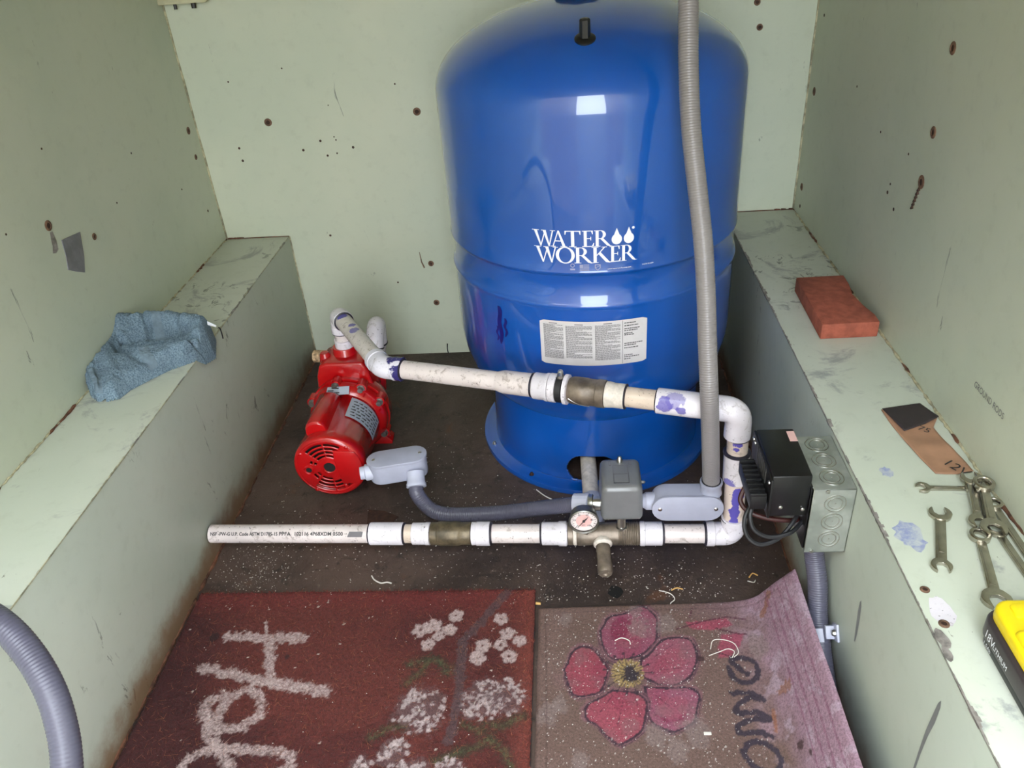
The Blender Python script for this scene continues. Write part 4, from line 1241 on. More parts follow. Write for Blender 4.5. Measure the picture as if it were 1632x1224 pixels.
# ------------------------------------------------------------------ wrenches
def wrench(p0, p1, ends, heads, shaft, thick, label, grp=None):
    p0, p1 = Vector(p0), Vector(p1)
    d = (p1 - p0).normalized(); s_ = Vector((0, 0, 1)).cross(d).normalized(); n = d.cross(s_)
    root = thing('wrench', (p0 + p1) / 2, label, 'wrench', grp)
    L_ = (p1 - p0).length
    w0, w1 = shaft
    MB().prism([(heads[0] * .7, -w0 / 2), (L_ - heads[1] * .7, -w1 / 2), (L_ - heads[1] * .7, w1 / 2), (heads[0] * .7, w0 / 2)], p0, d, s_, thick * .8, .0008).build('handle', 'steel_tool', root)
    MB().prism([(L_ * .28, -w0 * .25), (L_ * .72, -w1 * .25), (L_ * .72, w1 * .25), (L_ * .28, w0 * .25)], p0 + n * thick * .78, d, s_, .0005, .0002).build('raised_panel', 'steel_tool', root)
    for k in (0, 1):
        R_ = heads[k] / 2 * 1.12
        c_ = p0 + d * R_ * .9 if k == 0 else p1 - d * R_ * .9
        dd = -d if k == 0 else d
        ss = s_ if k == 1 else -s_
        if ends[k] == 'open':
            tilt = math.radians(14)
            g = R_ * .52
            nd_ = dd * math.cos(tilt) + ss * math.sin(tilt); nsd = ss * math.cos(tilt) - dd * math.sin(tilt)
            pts = []
            a0 = math.asin(g / R_)
            for i in range(19):
                a = a0 + (2 * PI - 2 * a0) * i / 18
                rr = R_ * (1.0 if abs(a - PI) > 1.2 else .94)
                pts.append((rr * math.cos(a), rr * math.sin(a)))
            pts += [(R_ * .05, -g), (-R_ * .25, -g * .45), (-R_ * .25, g * .45), (R_ * .05, g)]
            MB().prism(pts, c_, nd_, nsd, thick, .0006).build('open_jaw', 'steel_tool', root)
        else:
            c2 = c_
            MB().lathe(c2, n, [(0, R_ * .62), (0, R_ * .92), (.001, R_), (thick * 1.25, R_), (thick * 1.4, R_ * .9), (thick * 1.4, R_ * .66), (thick * 1.2, R_ * .60), (0, R_ * .60)], 24, cap=False).build('box_ring', 'steel_tool', root)
    return root
plain('steel_tool', (180, 175, 163), .25, metal=.95, var=.10, scale=80)
zw = HR + .0003
wrench((1.068, .781, zw), (1.140, .7765, zw), ('open', 'open'), (.016, .016), (.0065, .0065), .0045, 'slim wrench whose far end is buried under the others beside the paper')
wrench((1.0815, .743, zw), (1.0430, .640, zw), ('open', 'open'), (.023, .020), (.0115, .0115), .0048, 'short double open ended wrench lying alone beside the blue smear')
wrench((1.1075, .703, zw), (1.0790, .588, zw), ('box', 'open'), (.020, .027), (.0100, .0115), .0052, 'combination wrench lying alone, its open jaw toward the yellow battery')
wrench((1.1385, .800, zw + .0056), (1.1115, .706, zw + .0012), ('open', 'open'), (.023, .022), (.0120, .0110), .0048, 'double open ended wrench resting across the slim wrench')
wrench((1.1440, .783, zw + .0105), (1.1180, .688, zw + .0062), ('box', 'open'), (.022, .026), (.0095, .0110), .0050, 'combination wrench topmost on the heap, its ring by the wall')
wrench((1.1435, .756, zw), (1.1420, .600, zw), ('box', 'open'), (.018, .020), (.0090, .0090), .0050, 'long wrench lying flat along the foot of the wall')
wrench((1.1280, .712, zw), (1.1295, .592, zw + .0003), ('open', 'open'), (.020, .020), (.0090, .0090), .0050, 'wrench running beside the long one, under the heap')

# ------------------------------------------------------------------ battery pack
bt = thing('battery_pack', (1.098, .51, HR), 'yellow and black cordless tool battery at the ledge end', 'battery')
def rr(x0, x1, y0, y1, rs, n=6):
    """rounded rectangle, radii from lower left counter-clockwise"""
    out_ = []
    for (cx_, cy_, a0, r_) in ((x0, y0, PI, rs[0]), (x1, y0, 1.5 * PI, rs[1]), (x1, y1, 0, rs[2]), (x0, y1, .5 * PI, rs[3])):
        sx = 1 if cx_ == x0 else -1; sy = 1 if cy_ == y0 else -1
        for i in range(n + 1):
            a = a0 + .5 * PI * i / n
            out_.append((cx_ + sx * r_ + r_ * math.cos(a), cy_ + sy * r_ + r_ * math.sin(a)))
    return out_
MB().prism(rr(1.046, 1.150, .415, .560, (.012, .012, .016, .016)), (0, 0, HR), (1, 0, 0), (0, 1, 0), .012, .002).build('base_shell', 'black_plastic', bt)
MB().prism(rr(1.0435, 1.152, .412, .563, (.013, .013, .018, .018)), (0, 0, HR + .010), (1, 0, 0), (0, 1, 0), .024, .004, 3).build('case', 'battery_black', bt)
MB().prism(rr(1.047, 1.150, .480, .560, (.004, .01, .014, .016)), (0, 0, HR + .033), (1, 0, 0), (0, 1, 0), .016, .004, 3).build('cover_shell', 'battery_yellow', bt)
MB().prism(rr(1.050, 1.148, .430, .520, (.006, .01, .01, .006)), (0, 0, HR + .033), (1, 0, 0), (0, 1, 0), .021, .005, 3).build('cover_block', 'battery_yellow', bt)
MB().prism(rr(1.060, 1.140, .535, .553, (.004, .004, .006, .006)), (0, 0, HR + .047), (1, 0, 0), (0, 1, 0), .004, .0015, 2).build('cover_ridge', 'battery_yellow', bt)
flat_text('18V', .0135, (1.0432, .545, HR + .0165), (0, -1, 0), (0, 0, 1), 'voltage_mark', 'decal_white', bt, wid=.016)
flat_text('LITHIUM', .0085, (1.0432, .528, HR + .0170), (0, -1, 0), (0, 0, 1), 'lithium_mark', 'decal_white', bt, wid=.026)
flat_text('1.5Ah', .0065, (1.0456, .546, HR + .0035), (0, -1, 0), (0, 0, 1), 'capacity_mark', 'decal_white', bt, wid=.013)

# ------------------------------------------------------------------ towel
def segd(X, Y, poly, closed=False):
    """unsigned distance to a polyline and signed side of the nearest piece"""
    best = np.full(X.shape, 1e9); side_ = np.zeros(X.shape); par = np.zeros(X.shape)
    P_ = list(poly) + ([poly[0]] if closed else [])
    n_ = len(P_) - 1
    for i in range(n_):
        (ax_, ay_), (bx_, by_) = P_[i], P_[i + 1]
        dx, dy = bx_ - ax_, by_ - ay_
        t_ = np.clip(((X - ax_) * dx + (Y - ay_) * dy) / (dx * dx + dy * dy + 1e-12), 0, 1)
        d_ = np.hypot(X - ax_ - t_ * dx, Y - ay_ - t_ * dy)
        m_ = d_ < best
        best = np.where(m_, d_, best); side_ = np.where(m_, np.sign(dx * (Y - ay_) - dy * (X - ax_)), side_); par = np.where(m_, (i + t_) / n_, par)
    return best, side_, par
def inside(X, Y, poly):
    c_ = np.zeros(X.shape, bool); j = len(poly) - 1
    for i in range(len(poly)):
        (xi, yi), (xj, yj) = poly[i], poly[j]
        c_ ^= ((yi > Y) != (yj > Y)) & (X < (xj - xi) * (Y - yi) / (yj - yi + 1e-12) + xi)
        j = i
    return c_
def vnoise(X, Y, sc, seed=0.0):
    """vectorised smooth value noise"""
    rs = np.random.RandomState(int(seed * 100) + 5); G = rs.rand(256, 256)
    x = X * sc + 13.7; y = Y * sc + 7.3
    xi = np.floor(x).astype(int); yi = np.floor(y).astype(int); fx = x - xi; fy = y - yi
    fx = fx * fx * (3 - 2 * fx); fy = fy * fy * (3 - 2 * fy)
    g = lambda a, b: G[a % 256, b % 256]
    return (g(xi, yi) * (1 - fx) + g(xi + 1, yi) * fx) * (1 - fy) + (g(xi, yi + 1) * (1 - fx) + g(xi + 1, yi + 1) * fx) * fy
def fbm(X, Y, sc, seed=0.0, o_=4):
    s_ = 0; a = .5
    for k in range(o_):
        s_ = s_ + a * vnoise(X, Y, sc * 2 ** k, seed + k); a *= .5
    return s_ / (1 - .5 ** o_)
def sst(x, a, b):
    t_ = np.clip((x - a) / (b - a), 0, 1); return t_ * t_ * (3 - 2 * t_)

tw = thing('towel', (-.07, 1.16, HL), 'crumpled blue grey terry towel lying on the steel ledge', 'towel')
outl = [(-.1505, 1.090), (-.138, 1.066), (-.118, 1.050), (-.099, 1.049), (-.084, 1.055), (-.077, 1.082), (-.054, 1.117), (-.037, 1.140), (-.003, 1.168), (.012, 1.185), (.018, 1.22), (.004, 1.255), (-.03, 1.274), (-.074, 1.283), (-.115, 1.282), (-.14, 1.262), (-.1505, 1.24)]
gx = np.arange(-.1505, .020, .0012); gy = np.arange(1.046, 1.288, .0012)
X, Y = np.meshgrid(gx, gy)
Xw = X + .008 * (fbm(X, Y, 28, 1) - .5); Yw = Y + .008 * (fbm(X, Y, 28, 2) - .5)
db, _, _ = segd(X, Y, outl, True); ins = inside(X, Y, outl); db = np.where(ins, db, -db)
dbw = np.where(X < -.14, np.maximum(db, .02 * (db > 0)), db)          # stands up against the wall
def near(poly): return segd(Xw, Yw, poly)
fe = [(-.175, 1.143), (-.150, 1.146), (-.124, 1.143), (-.098, 1.147), (-.084, 1.160), (-.042, 1.174), (.000, 1.186), (.03, 1.196)]
dF, sF, _ = near(fe)
dT, _, _ = near([(-.155, 1.235), (-.126, 1.262), (-.074, 1.258), (-.02, 1.240), (.006, 1.228)])
d1, _, p1_ = near([(-.140, 1.200), (-.112, 1.182), (-.073, 1.186), (-.048, 1.192), (.0, 1.200)])
d2, s2_, p2_ = near([(-.151, 1.215), (-.146, 1.186), (-.130, 1.166), (-.104, 1.154)])
dM, _, _ = near([(-.135, 1.192), (-.118, 1.205), (-.085, 1.218), (-.03, 1.222)])
hA = .026 + .030 * np.exp(-(dT / .024) ** 2) + .016 * np.exp(-(X + .1505) / .016) * sst(Y, 1.10, 1.16) * sst(1.27 - Y, 0, .05)
wl = sst(X, -.150, -.138)
hA -= wl * (.012 * np.exp(-(dM / .012) ** 2) + .020 * np.exp(-(d1 / .0032) ** 2) + .014 * np.exp(-(d2 / .0045) ** 2))
hA += wl * .005 * np.exp(-((d1 - .009) / .006) ** 2)
hA *= 1 - .72 * np.exp(-(dF / .0045) ** 2)
lip = np.sqrt(np.clip(1 - (1 - np.clip(dF / .007, 0, 1)) ** 2, 0, 1))
hB = (.042 - .26 * dF) * lip
d3, _, _ = near([(-.135, 1.135), (-.110, 1.105), (-.095, 1.072)])
hB += .007 * np.exp(-(d3 / .010) ** 2)
d4, _, _ = near([(-.100, 1.145), (-.070, 1.128), (-.052, 1.122)])
hB -= .006 * np.exp(-(d4 / .008) ** 2)
hgt = np.where(sF < 0, hB, hA)
dt_, st_, _ = near([(-.020, 1.145), (-.012, 1.172), (.0, 1.196), (.010, 1.21)])
tail = np.where(st_ < 0, np.exp(-dt_ / .05), 0)
hgt = hgt * (1 - .55 * tail * sst(dt_, 0, .004))
dh, sh_, _ = near([(-.139, 1.105), (-.122, 1.078), (-.108, 1.050)])      # folded hem at the left end
hgt += .005 * np.where((sh_ < 0) & (dh < .012), 1, 0) * sst(dh, 0, .002)
hgt *= np.sqrt(np.clip(1 - (1 - np.clip(dbw / .011, 0, 1)) ** 2, 0, 1))
d5, _, _ = near([(-.122, 1.262), (-.105, 1.235), (-.098, 1.212)])
d6, _, _ = near([(-.045, 1.266), (-.050, 1.235), (-.040, 1.215)])
hgt -= (.010 * np.exp(-(d5 / .004) ** 2) + .007 * np.exp(-(d6 / .004) ** 2)) * (sF > 0) * sst(db, 0, .01)
hgt += .005 * (fbm(X, Y, 50, 3) - .5) * sst(db, 0, .01) + .0018 * (vnoise(X, Y, 420, 4) - .5) + .0014 * (vnoise(X, Y, 260, 9) - .5)
hgt = np.clip(hgt, .0005, None) * (db > 0)
nx_, ny_ = len(gx), len(gy)
def drape(x, y, z):
    if x > .001: return (.001 + (x - .001) * .55, y, HL + z - (x - .001) * 1.3)
    return (x, y, HL + z)
def grid_mesh(mask, off):
    idx = {}; vs_ = []; fs_ = []
    for j in range(ny_ - 1):
        for i in range(nx_ - 1):
            if not mask[j, i]: continue
            q = []
            for jj, ii in ((j, i), (j, i + 1), (j + 1, i + 1), (j + 1, i)):
                k = jj * nx_ + ii
                if k not in idx:
                    idx[k] = len(vs_); vs_.append(drape(X[jj, ii], Y[jj, ii], hgt[jj, ii] + off))
                q.append(idx[k])
            fs_.append(tuple(q))
    return vs_, fs_
cell = db > -.0008
MB().add(*grid_mesh(cell, 0)).build('cloth', 'towel_blue', tw, angle=None)
def band(poly, w_):
    d_, s_, p_ = segd(Xw, Yw, poly)
    return (d_ < w_) & (p_ > .001) & (p_ < .999) & (db > .002)
for poly, w_ in (([(-.080, 1.160), (-.062, 1.135), (-.040, 1.110)], .0085), ([(-.105, 1.284), (-.092, 1.250), (-.075, 1.205)], .0085), ([(-.141, 1.100), (-.126, 1.076), (-.110, 1.050)], .0065)):
    MB().add(*grid_mesh(band(poly, w_), .0008)).build('woven_band', 'towel_band', tw, angle=None)
MB().prism([(0, 0), (.010, .0025), (.024, -.001), (.045, -.003), (.046, -.006), (.026, -.0075), (.006, -.008)], (-.020, 1.2570, HL + .0420), (.9, -.35, -.16), (.3, .7, .55), .0008).build('care_tag', 'decal_white', tw)

# ------------------------------------------------------------------ door mats
def print_mat(name, rough_, fuzz):
    t_ = NT(name)
    at_ = t_.n('ShaderNodeAttribute', attribute_name='print')
    nz = t_.noise(fuzz, 4, .7); nb = t_.noise(fuzz * 3, 2, .6)
    c_ = t_.mix(t_.math('MULTIPLY', t_.ramp(nz, .35, .75), .55), at_.outputs['Color'], (.012, .008, .008, 1))
    c_ = t_.mix(t_.math('MULTIPLY', t_.ramp(nb, .62, .8), .30), c_, (.45, .36, .32, 1))
    t_.base(c_); t_.rough(rough_); t_.bump(nb, .6, .002)
    return t_
print_mat('coir_print', .95, 260)
print_mat('felt_print', .9, 300)
def lin(rgb): return np.array(s2l(rgb)[:3])
class Print:
    def __init__(s, X, Y, c): s.X, s.Y = X, Y; s.C = np.ones(X.shape + (3,)) * lin(c); s.n = fbm(X, Y, 170, .5, 3); s.n2 = fbm(X, Y, 520, .7, 2)
    def over(s, m_, rgb):
        m_ = np.clip(m_ * np.ones(s.X.shape), 0, 1)[..., None]; s.C = s.C * (1 - m_) + lin(rgb) * m_
    def stroke(s, poly, w_, rgb, a=1.0, rag=.5, closed=False):
        d_, _, _ = segd(s.X, s.Y, poly, closed)
        e = d_ + (s.n - .5) * w_ * rag * 2 + (s.n2 - .5) * w_ * rag
        s.over(a * (1 - sst(e, w_ * .75, w_ * 1.05)), rgb)
    def dot(s, x, y, r, rgb, a=1.0, rag=.5, asp=1.0):
        d_ = np.hypot(s.X - x, (s.Y - y) * asp)
        e = d_ + (s.n - .5) * r * rag * 2 + (s.n2 - .5) * r * rag
        s.over(a * (1 - sst(e, r * .7, r * 1.05)), rgb)
    def area(s, poly, rgb, a=1.0):
        d_, _, _ = segd(s.X, s.Y, poly, True)
        d_ = np.where(inside(s.X, s.Y, poly), -d_, d_)
        s.over(a * (1 - sst(d_ + (s.n - .5) * .006, -.002, .002)), rgb)

def set_print(o, C_):
    at_ = o.data.color_attributes.new('print', 'FLOAT_COLOR', 'POINT')
    at_.data.foreach_set('color', np.concatenate([C_.reshape(-1, 3), np.ones((C_.size // 3, 1))], 1).astype(np.float32).ravel())

def sheet(name, mat, par, P3, C_):
    """P3: (ny,nx,3) world grid"""
    ny, nx = P3.shape[:2]
    org = ORG[par.name]
    me = bpy.data.meshes.new(name)
    ii = np.arange((ny - 1) * (nx - 1)); r_ = ii // (nx - 1); c_ = ii % (nx - 1); b_ = r_ * nx + c_
    fs_ = np.stack([b_, b_ + 1, b_ + nx + 1, b_ + nx], 1)
    me.from_pydata((P3.reshape(-1, 3) - np.array(org)).tolist(), [], fs_.tolist())
    me.polygons.foreach_set('use_smooth', [True] * len(me.polygons))
    me.materials.append(MAT[mat]); me.update()
    o = bpy.data.objects.new(name, me); COL.objects.link(o); o.parent = par; ORG[o.name] = org
    set_print(o, C_)
    return o

# --- red coir mat with white lettering
RED = thing('door_mat', (.29, .7, 0), 'red coir door mat with white lettering and white flower heads', 'mat')
gx2 = np.linspace(.006, .581, 330); gy2 = np.linspace(.40, .9385, 310)
MX, MY = np.meshgrid(gx2, gy2)
pr = Print(MX, MY, (98, 42, 36))
big = fbm(MX, MY, 9, .3)
pr.over(.8 * sst(big, .45, .65), (80, 30, 29))
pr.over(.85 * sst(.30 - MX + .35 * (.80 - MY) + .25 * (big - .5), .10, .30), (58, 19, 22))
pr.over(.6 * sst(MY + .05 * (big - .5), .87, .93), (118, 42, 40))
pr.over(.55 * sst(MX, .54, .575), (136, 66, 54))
WH = (190, 168, 166)
Hs = [[(.093, .839), (.213, .835)], [(.077, .778), (.177, .756), (.277, .737)], [(.166, .826), (.185, .756)], [(.145, .867), (.154, .842)]]
Es = [[(.126, .692), (.131, .721), (.157, .742), (.182, .728), (.191, .701), (.17, .679), (.137, .677), (.11, .692), (.101, .719), (.127, .733)], [(.115, .684), (.125, .663), (.14, .65)]]
Ls = [[(.103, .603), (.109, .626), (.119, .638), (.143, .646), (.182, .644), (.229, .642), (.254, .634), (.256, .615), (.227, .6)], [(.138, .654), (.171, .622), (.183, .599)], [(.103, .603), (.10, .57), (.13, .54), (.2, .53)]]
for k, q in enumerate(Hs): pr.stroke(q, (.0105, .0100, .0092, .003)[k], WH, .50 + .5 * sst(pr.n2, .35, .6), .75)
for q in Es + Ls: pr.stroke(q, .0086, WH, .38 + .55 * sst(pr.n2, .35, .6), .75)
for q in ([(.394, .784), (.425, .796), (.46, .774)], [(.395, .751), (.412, .769), (.425, .794)], [(.36, .663), (.384, .678), (.406, .68)], [(.483, .639), (.504, .647), (.525, .663)], [(.516, .684), (.542, .68), (.568, .697)], [(.455, .628), (.49, .643)], [(.525, .659), (.545, .643), (.557, .62)], [(.486, .684), (.509, .672)], [(.44, .79), (.452, .768)]):
    pr.stroke(q, .0120, (58, 52, 36), .75 * sst(pr.n, .3, .6), 1.1)
    pr.stroke(q, .0045, (86, 92, 60), .55 * sst(pr.n2, .3, .6), 1.2)
for x, y, r in ((.402, .85, .015), (.421, .858, .0142), (.417, .821, .012), (.455, .877, .0129), (.448, .85, .0125), (.432, .838, .0107), (.527, .871, .012), (.539, .841, .0129), (.53, .82, .0116), (.503, .818, .0137), (.559, .828, .0116), (.497, .796, .0137), (.544, .798, .0137)):
    for k in range(5):
        a = 2 * PI * k / 5 + x * 40
        pr.dot(x + r * .55 * math.cos(a), y + r * .55 * math.sin(a), r * .5, WH, .85, .4)
for x, y, r in ((.422, .705, .041), (.513, .723, .037), (.541, .727, .033), (.395, .639, .024), (.354, .621, .016), (.425, .612, .024), (.475, .616, .020)):
    pr.dot(x, y, r, (104, 80, 82), .7, .45)
    rs_ = np.random.RandomState(int(x * 1000))
    for k in range(int(60 * (r / .04) ** 2) + 8):
        a = rs_.rand() * 2 * PI; q_ = r * math.sqrt(rs_.rand()) * .92
        pr.dot(x + q_ * math.cos(a), y + q_ * math.sin(a), .0034, (186, 168, 168), .75, .9)
pr.stroke([(.537, .933), (.501, .871), (.471, .829), (.473, .769), (.475, .714), (.468, .66)], .0085, (84, 66, 70), .75, .6)
pr.dot(.068, .838, .010, (44, 20, 24), .9)
pr.dot(.200, .800, .006, (44, 24, 28), .8); 
for k in range(60):
    pr.dot(random.uniform(.02, .57), random.uniform(.55, .93), random.uniform(.0008, .0018), (214, 200, 190), .9, .3)
edge = np.minimum(np.minimum(MX - .006, .581 - MX), .9385 - MY)
MZ = .0035 + .0075 * (1 - np.exp(-edge / .004)) + .0022 * (fbm(MX, MY, 200, .9, 3) - .5) + .0012 * (fbm(MX, MY, 25, .2) - .5)
MYs = MY + .004 * (fbm(MX, MX * 0, 20, .1) - .5) * sst(MY, .9, .94)
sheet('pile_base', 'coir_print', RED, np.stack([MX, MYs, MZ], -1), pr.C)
MB().prism([(.006, .40), (.581, .40), (.581, .9385), (.006, .9385)], (0, 0, .0004), (1, 0, 0), (0, 1, 0), .004).build('backing', 'black_rubber', RED)
# bristles
rs_ = np.random.RandomState(11); NF = 30000
fx = rs_.uniform(.006, .581, NF); fy = rs_.uniform(.55, .940, NF)
ci = np.clip(((fx - .006) / .575 * 329).astype(int), 0, 329); cj = np.clip(((fy - .40) / .5385 * 309).astype(int), 0, 309)
cc_ = pr.C[cj, ci] * rs_.uniform(.4, 1.7, (NF, 1)); long_ = rs_.rand(NF) < .05
cc_[long_] = cc_[long_] * .4 + lin((176, 112, 76)) * .55
th_ = rs_.uniform(0, 2 * PI, NF); ln = np.where(long_, rs_.uniform(.008, .018, NF), rs_.uniform(.002, .006, NF)); hh = np.where(long_, .003, rs_.uniform(.0015, .004, NF))
z0 = MZ[cj, ci] - .0006
wd = .00038
p0 = np.stack([fx - wd * np.sin(th_), fy + wd * np.cos(th_), z0], 1); p1 = np.stack([fx + wd * np.sin(th_), fy - wd * np.cos(th_), z0], 1)
p2 = np.stack([fx + ln * np.cos(th_), np.minimum(fy + ln * np.sin(th_), .943), z0 + hh], 1)
vv = np.stack([p0, p1, p2], 1).reshape(-1, 3)
vv[:, 0] = np.clip(vv[:, 0], .003, .5835)
me = bpy.data.meshes.new('bristles'); me.from_pydata((vv - np.array(ORG[RED.name])).tolist(), [], np.arange(NF * 3).reshape(-1, 3).tolist()); me.materials.append(MAT['coir_print']); me.update()
o = bpy.data.objects.new('bristles', me); COL.objects.link(o); o.parent = RED; o['kind'] = 'stuff'
set_print(o, np.repeat(cc_, 3, 0))

# --- floral mat, its edge curled up against the right ledge
FLO = thing('door_mat', (.78, .7, 0), 'faded mauve floral door mat curling up against the steel ledge', 'mat')
S = np.linspace(.5865, 1.046, 300); gy3 = np.linspace(.40, .900, 300)
prof_x = []; prof_z = []
x, z, k = .5865, .0, 0
ds = S[1] - S[0]
for s_ in S:
    prof_x.append(x); prof_z.append(z)
    th_a = 1.24 * float(sst(np.array(s_), .875, .965))
    x += ds * math.cos(th_a); z += ds * math.sin(th_a)
prof_x = np.array(prof_x); prof_z = np.array(prof_z)

SS, SY = np.meshgrid(S, gy3)
pf = Print(SS, SY, (112, 88, 80))
bg_ = fbm(SS, SY, 14, .4); bg2 = fbm(SS, SY, 60, .6)
pf.over(.5 * sst(bg_, .4, .65), (126, 100, 94))
pf.over(.9 * sst(SS + .10 * (bg_ - .5) + .06 * (SY - .7), .885, .955), (172, 138, 156))
pf.over(.6 * sst(bg2, .52, .68) * sst(SS, .88, .95), (190, 168, 184))
pf.over(.45 * sst(SY, .845, .895) * sst(SS, .80, .9), (160, 124, 140))
petals = [[(.684, .847), (.695, .868), (.719, .879), (.754, .892), (.771, .868), (.77, .834), (.759, .814), (.732, .794), (.7, .795), (.685, .819)], [(.741, .787), (.766, .814), (.793, .83), (.821, .821), (.823, .79), (.813, .764), (.789, .747), (.759, .749), (.742, .764)], [(.743, .742), (.789, .742), (.815, .735), (.814, .71), (.799, .683), (.775, .674), (.752, .683), (.743, .71)], [(.697, .738), (.666, .721), (.656, .697), (.676, .68), (.687, .664), (.704, .657), (.731, .674), (.741, .703), (.736, .731)], [(.627, .776), (.636, .799), (.656, .819), (.678, .803), (.69, .775), (.682, .742), (.66, .731), (.636, .739)]]
pc_ = [(144, 76, 98), (150, 84, 102), (148, 84, 106), (154, 70, 86), (150, 64, 80)]
ctr0 = np.array((.722, .768))
for q, c_ in zip(petals, pc_):
    q = [tuple(v)[:2] for v in catmull([(a_[0], a_[1], 0) for a_ in q + [q[0]]], 4)][:-1]
    q = [(a_[0] + .0014 * math.sin(i_ * .9), a_[1] + .0014 * math.cos(i_ * 1.1)) for i_, a_ in enumerate(q)]
    qa = np.array(q); mid_ = qa.mean(0); halo = mid_ + (qa - mid_) * 1.14
    pf.area([tuple(v) for v in halo], (136, 92, 102), .7)
    pf.area(q, c_, .95)
    inner = mid_ + (qa - mid_) * .55
    pf.area([tuple(v) for v in inner], (160, 74, 90), .40)
    pf.over(.45 * sst(fbm(SS, SY, 45, q[0][0]), .5, .65) * (1 - sst(np.hypot(SS - mid_[0], SY - mid_[1]), .03, .06)), (136, 100, 104))
    q2 = [tuple(v) for v in (qa * .45 + mid_ * .2 + ctr0 * .35)]
    pf.area(q2, (140, 44, 74), .35)
    pf.stroke(q, .0019, (46, 32, 48), .9, .7, True)
    pf.stroke([tuple(v) for v in (mid_ + (qa - mid_) * 1.10)][len(q) // 3:], .0010, (62, 36, 54), .7, .9)
    for f_ in (.3, .5, .7):
        w2_ = ctr0 + (qa[int(len(q) * f_)] - ctr0)
        pf.stroke([tuple(ctr0 + (w2_ - ctr0) * .45), tuple(ctr0 + (w2_ - ctr0) * .8)], .0007, (84, 34, 58), .6, 1.0)
pf.area([(.70, .86), (.72, .875), (.735, .86), (.72, .83), (.70, .83)], (126, 30, 68), .7)
pf.area([(.752, .70), (.765, .685), (.79, .69), (.795, .70), (.775, .69)], (126, 30, 68), .7)
for k in range(15):
    a = 2 * PI * k / 15
    x, y = ctr0[0] + .022 * math.cos(a) - .002, ctr0[1] + .022 * math.sin(a)
    pf.stroke([tuple(ctr0), (x, y)], .0038, (172, 146, 92), .85, .5)
    pf.stroke([tuple(ctr0), (x + .012 * math.cos(a), y + .012 * math.sin(a))], .0009, (44, 32, 46), .8, .5)
    pf.dot(x + .013 * math.cos(a), y + .013 * math.sin(a), .0026, (44, 32, 46), .8)
pf.dot(.726, .765, .0145, (36, 26, 46), .95, .5)
for q in ([(.817, .858), (.853, .86), (.88, .864), (.887, .849), (.86, .841), (.821, .846)], [(.865, .833), (.903, .833), (.893, .813), (.87, .79), (.854, .79)]):
    pf.area(q, (164, 66, 92), .8)
for q in ([(.80, .845), (.84, .858), (.88, .866), (.91, .858)], [(.86, .845), (.885, .835), (.905, .83)], [(.855, .80), (.88, .79)], [(.824, .868), (.83, .885)]):
    pf.stroke(q, .0016, (86, 36, 56), .8)
for q in ([(.892, .761), (.872, .784), (.888, .789), (.908, .78), (.908, .759), (.892, .748), (.872, .754), (.866, .776)], [(.865, .731), (.889, .731), (.907, .717), (.888, .724), (.869, .712), (.868, .7), (.894, .7), (.909, .688), (.887, .69), (.863, .68), (.866, .67), (.891, .671), (.906, .663)], [(.868, .652), (.863, .642), (.873, .624), (.893, .615), (.909, .624), (.909, .639), (.896, .653), (.88, .658), (.868, .652)]):
    pf.stroke([tuple(v)[:2] for v in catmull([(a_[0], a_[1], 0) for a_ in q], 5)], .0046, (48, 40, 56), .92, .6)
for q, w_ in (([(.975, .885), (.945, .857)], .006), ([(.943, .724), (.959, .727)], .008), ([(.918, .7), (.914, .671)], .003)):
    pf.stroke(q, w_, (146, 92, 58), .7, .8)
for x, y, r in ((.739, .885, .012), (.743, .851, .018), (.786, .855, .018), (.602, .704, .018), (.62, .717, .0137), (.806, .674, .0206), (.751, .667, .0172), (.922, .805, .0206), (.646, .632, .0137), (.777, .648, .0172), (.63, .872, .012)):
    pf.dot(x, y, r, (142, 124, 122), .55, .5, .8)
for s0_ in (.968, .985, 1.003, 1.022):
    pf.stroke([(s0_, .40), (s0_ + .004, .65), (s0_ - .002, .895)], .0022, (138, 84, 112), .6, .9)
pf.stroke([(.60, .40), (.603, .65), (.598, .88)], .0013, (84, 62, 60), .6, .9)
pf.stroke([(.615, .885), (.8, .884), (1.0, .882)], .0013, (92, 68, 70), .5, .9)
for x, y, r in ((.95, .64, .008), (.965, .62, .005), (.99, .58, .007), (.83, .79, .005), (.965, .66, .002)):
    pf.dot(x, y, r, (58, 34, 36), .85, .6)
for k in range(260):
    pf.dot(random.uniform(.59, .9), random.uniform(.55, .895), random.uniform(.0006, .0013), (216, 208, 204), .9, .2)
PXm = np.tile(prof_x, (len(gy3), 1)); PZm = np.tile(prof_z, (len(gy3), 1))
tq = np.tile(np.clip((S - .60) / .30, 0, 1.6), (len(gy3), 1))
PYm = SY + (.009 * np.clip(tq, 0, 1) - .050 * np.clip((SS - .90) / .145, 0, 1) ** 1.3) * sst(SY, .5, .9)
nrm_x = -np.gradient(prof_z, ds); nrm_z = np.gradient(prof_x, ds)
edge = np.minimum(np.minimum(SS - S[0], S[-1] - SS), .900 - SY)
thk = .0006 + .0055 * (1 - np.exp(-edge / .0025)) + .0010 * (fbm(SS, SY, 160, .9, 3) - .5) + .003 * (fbm(SS, SY, 7, .2) - .5) * sst(SS, .9, 1.0)
sheet('printed_face', 'felt_print', FLO, np.stack([PXm + nrm_x * thk, PYm, PZm + nrm_z * thk + .0006], -1), pf.C)
k_ = 6
ob = sheet('rubber_back', 'black_rubber', FLO, np.stack([PXm, PYm, PZm + .0004], -1)[::k_, ::k_], pf.C[::k_, ::k_])
ob.data.flip_normals()

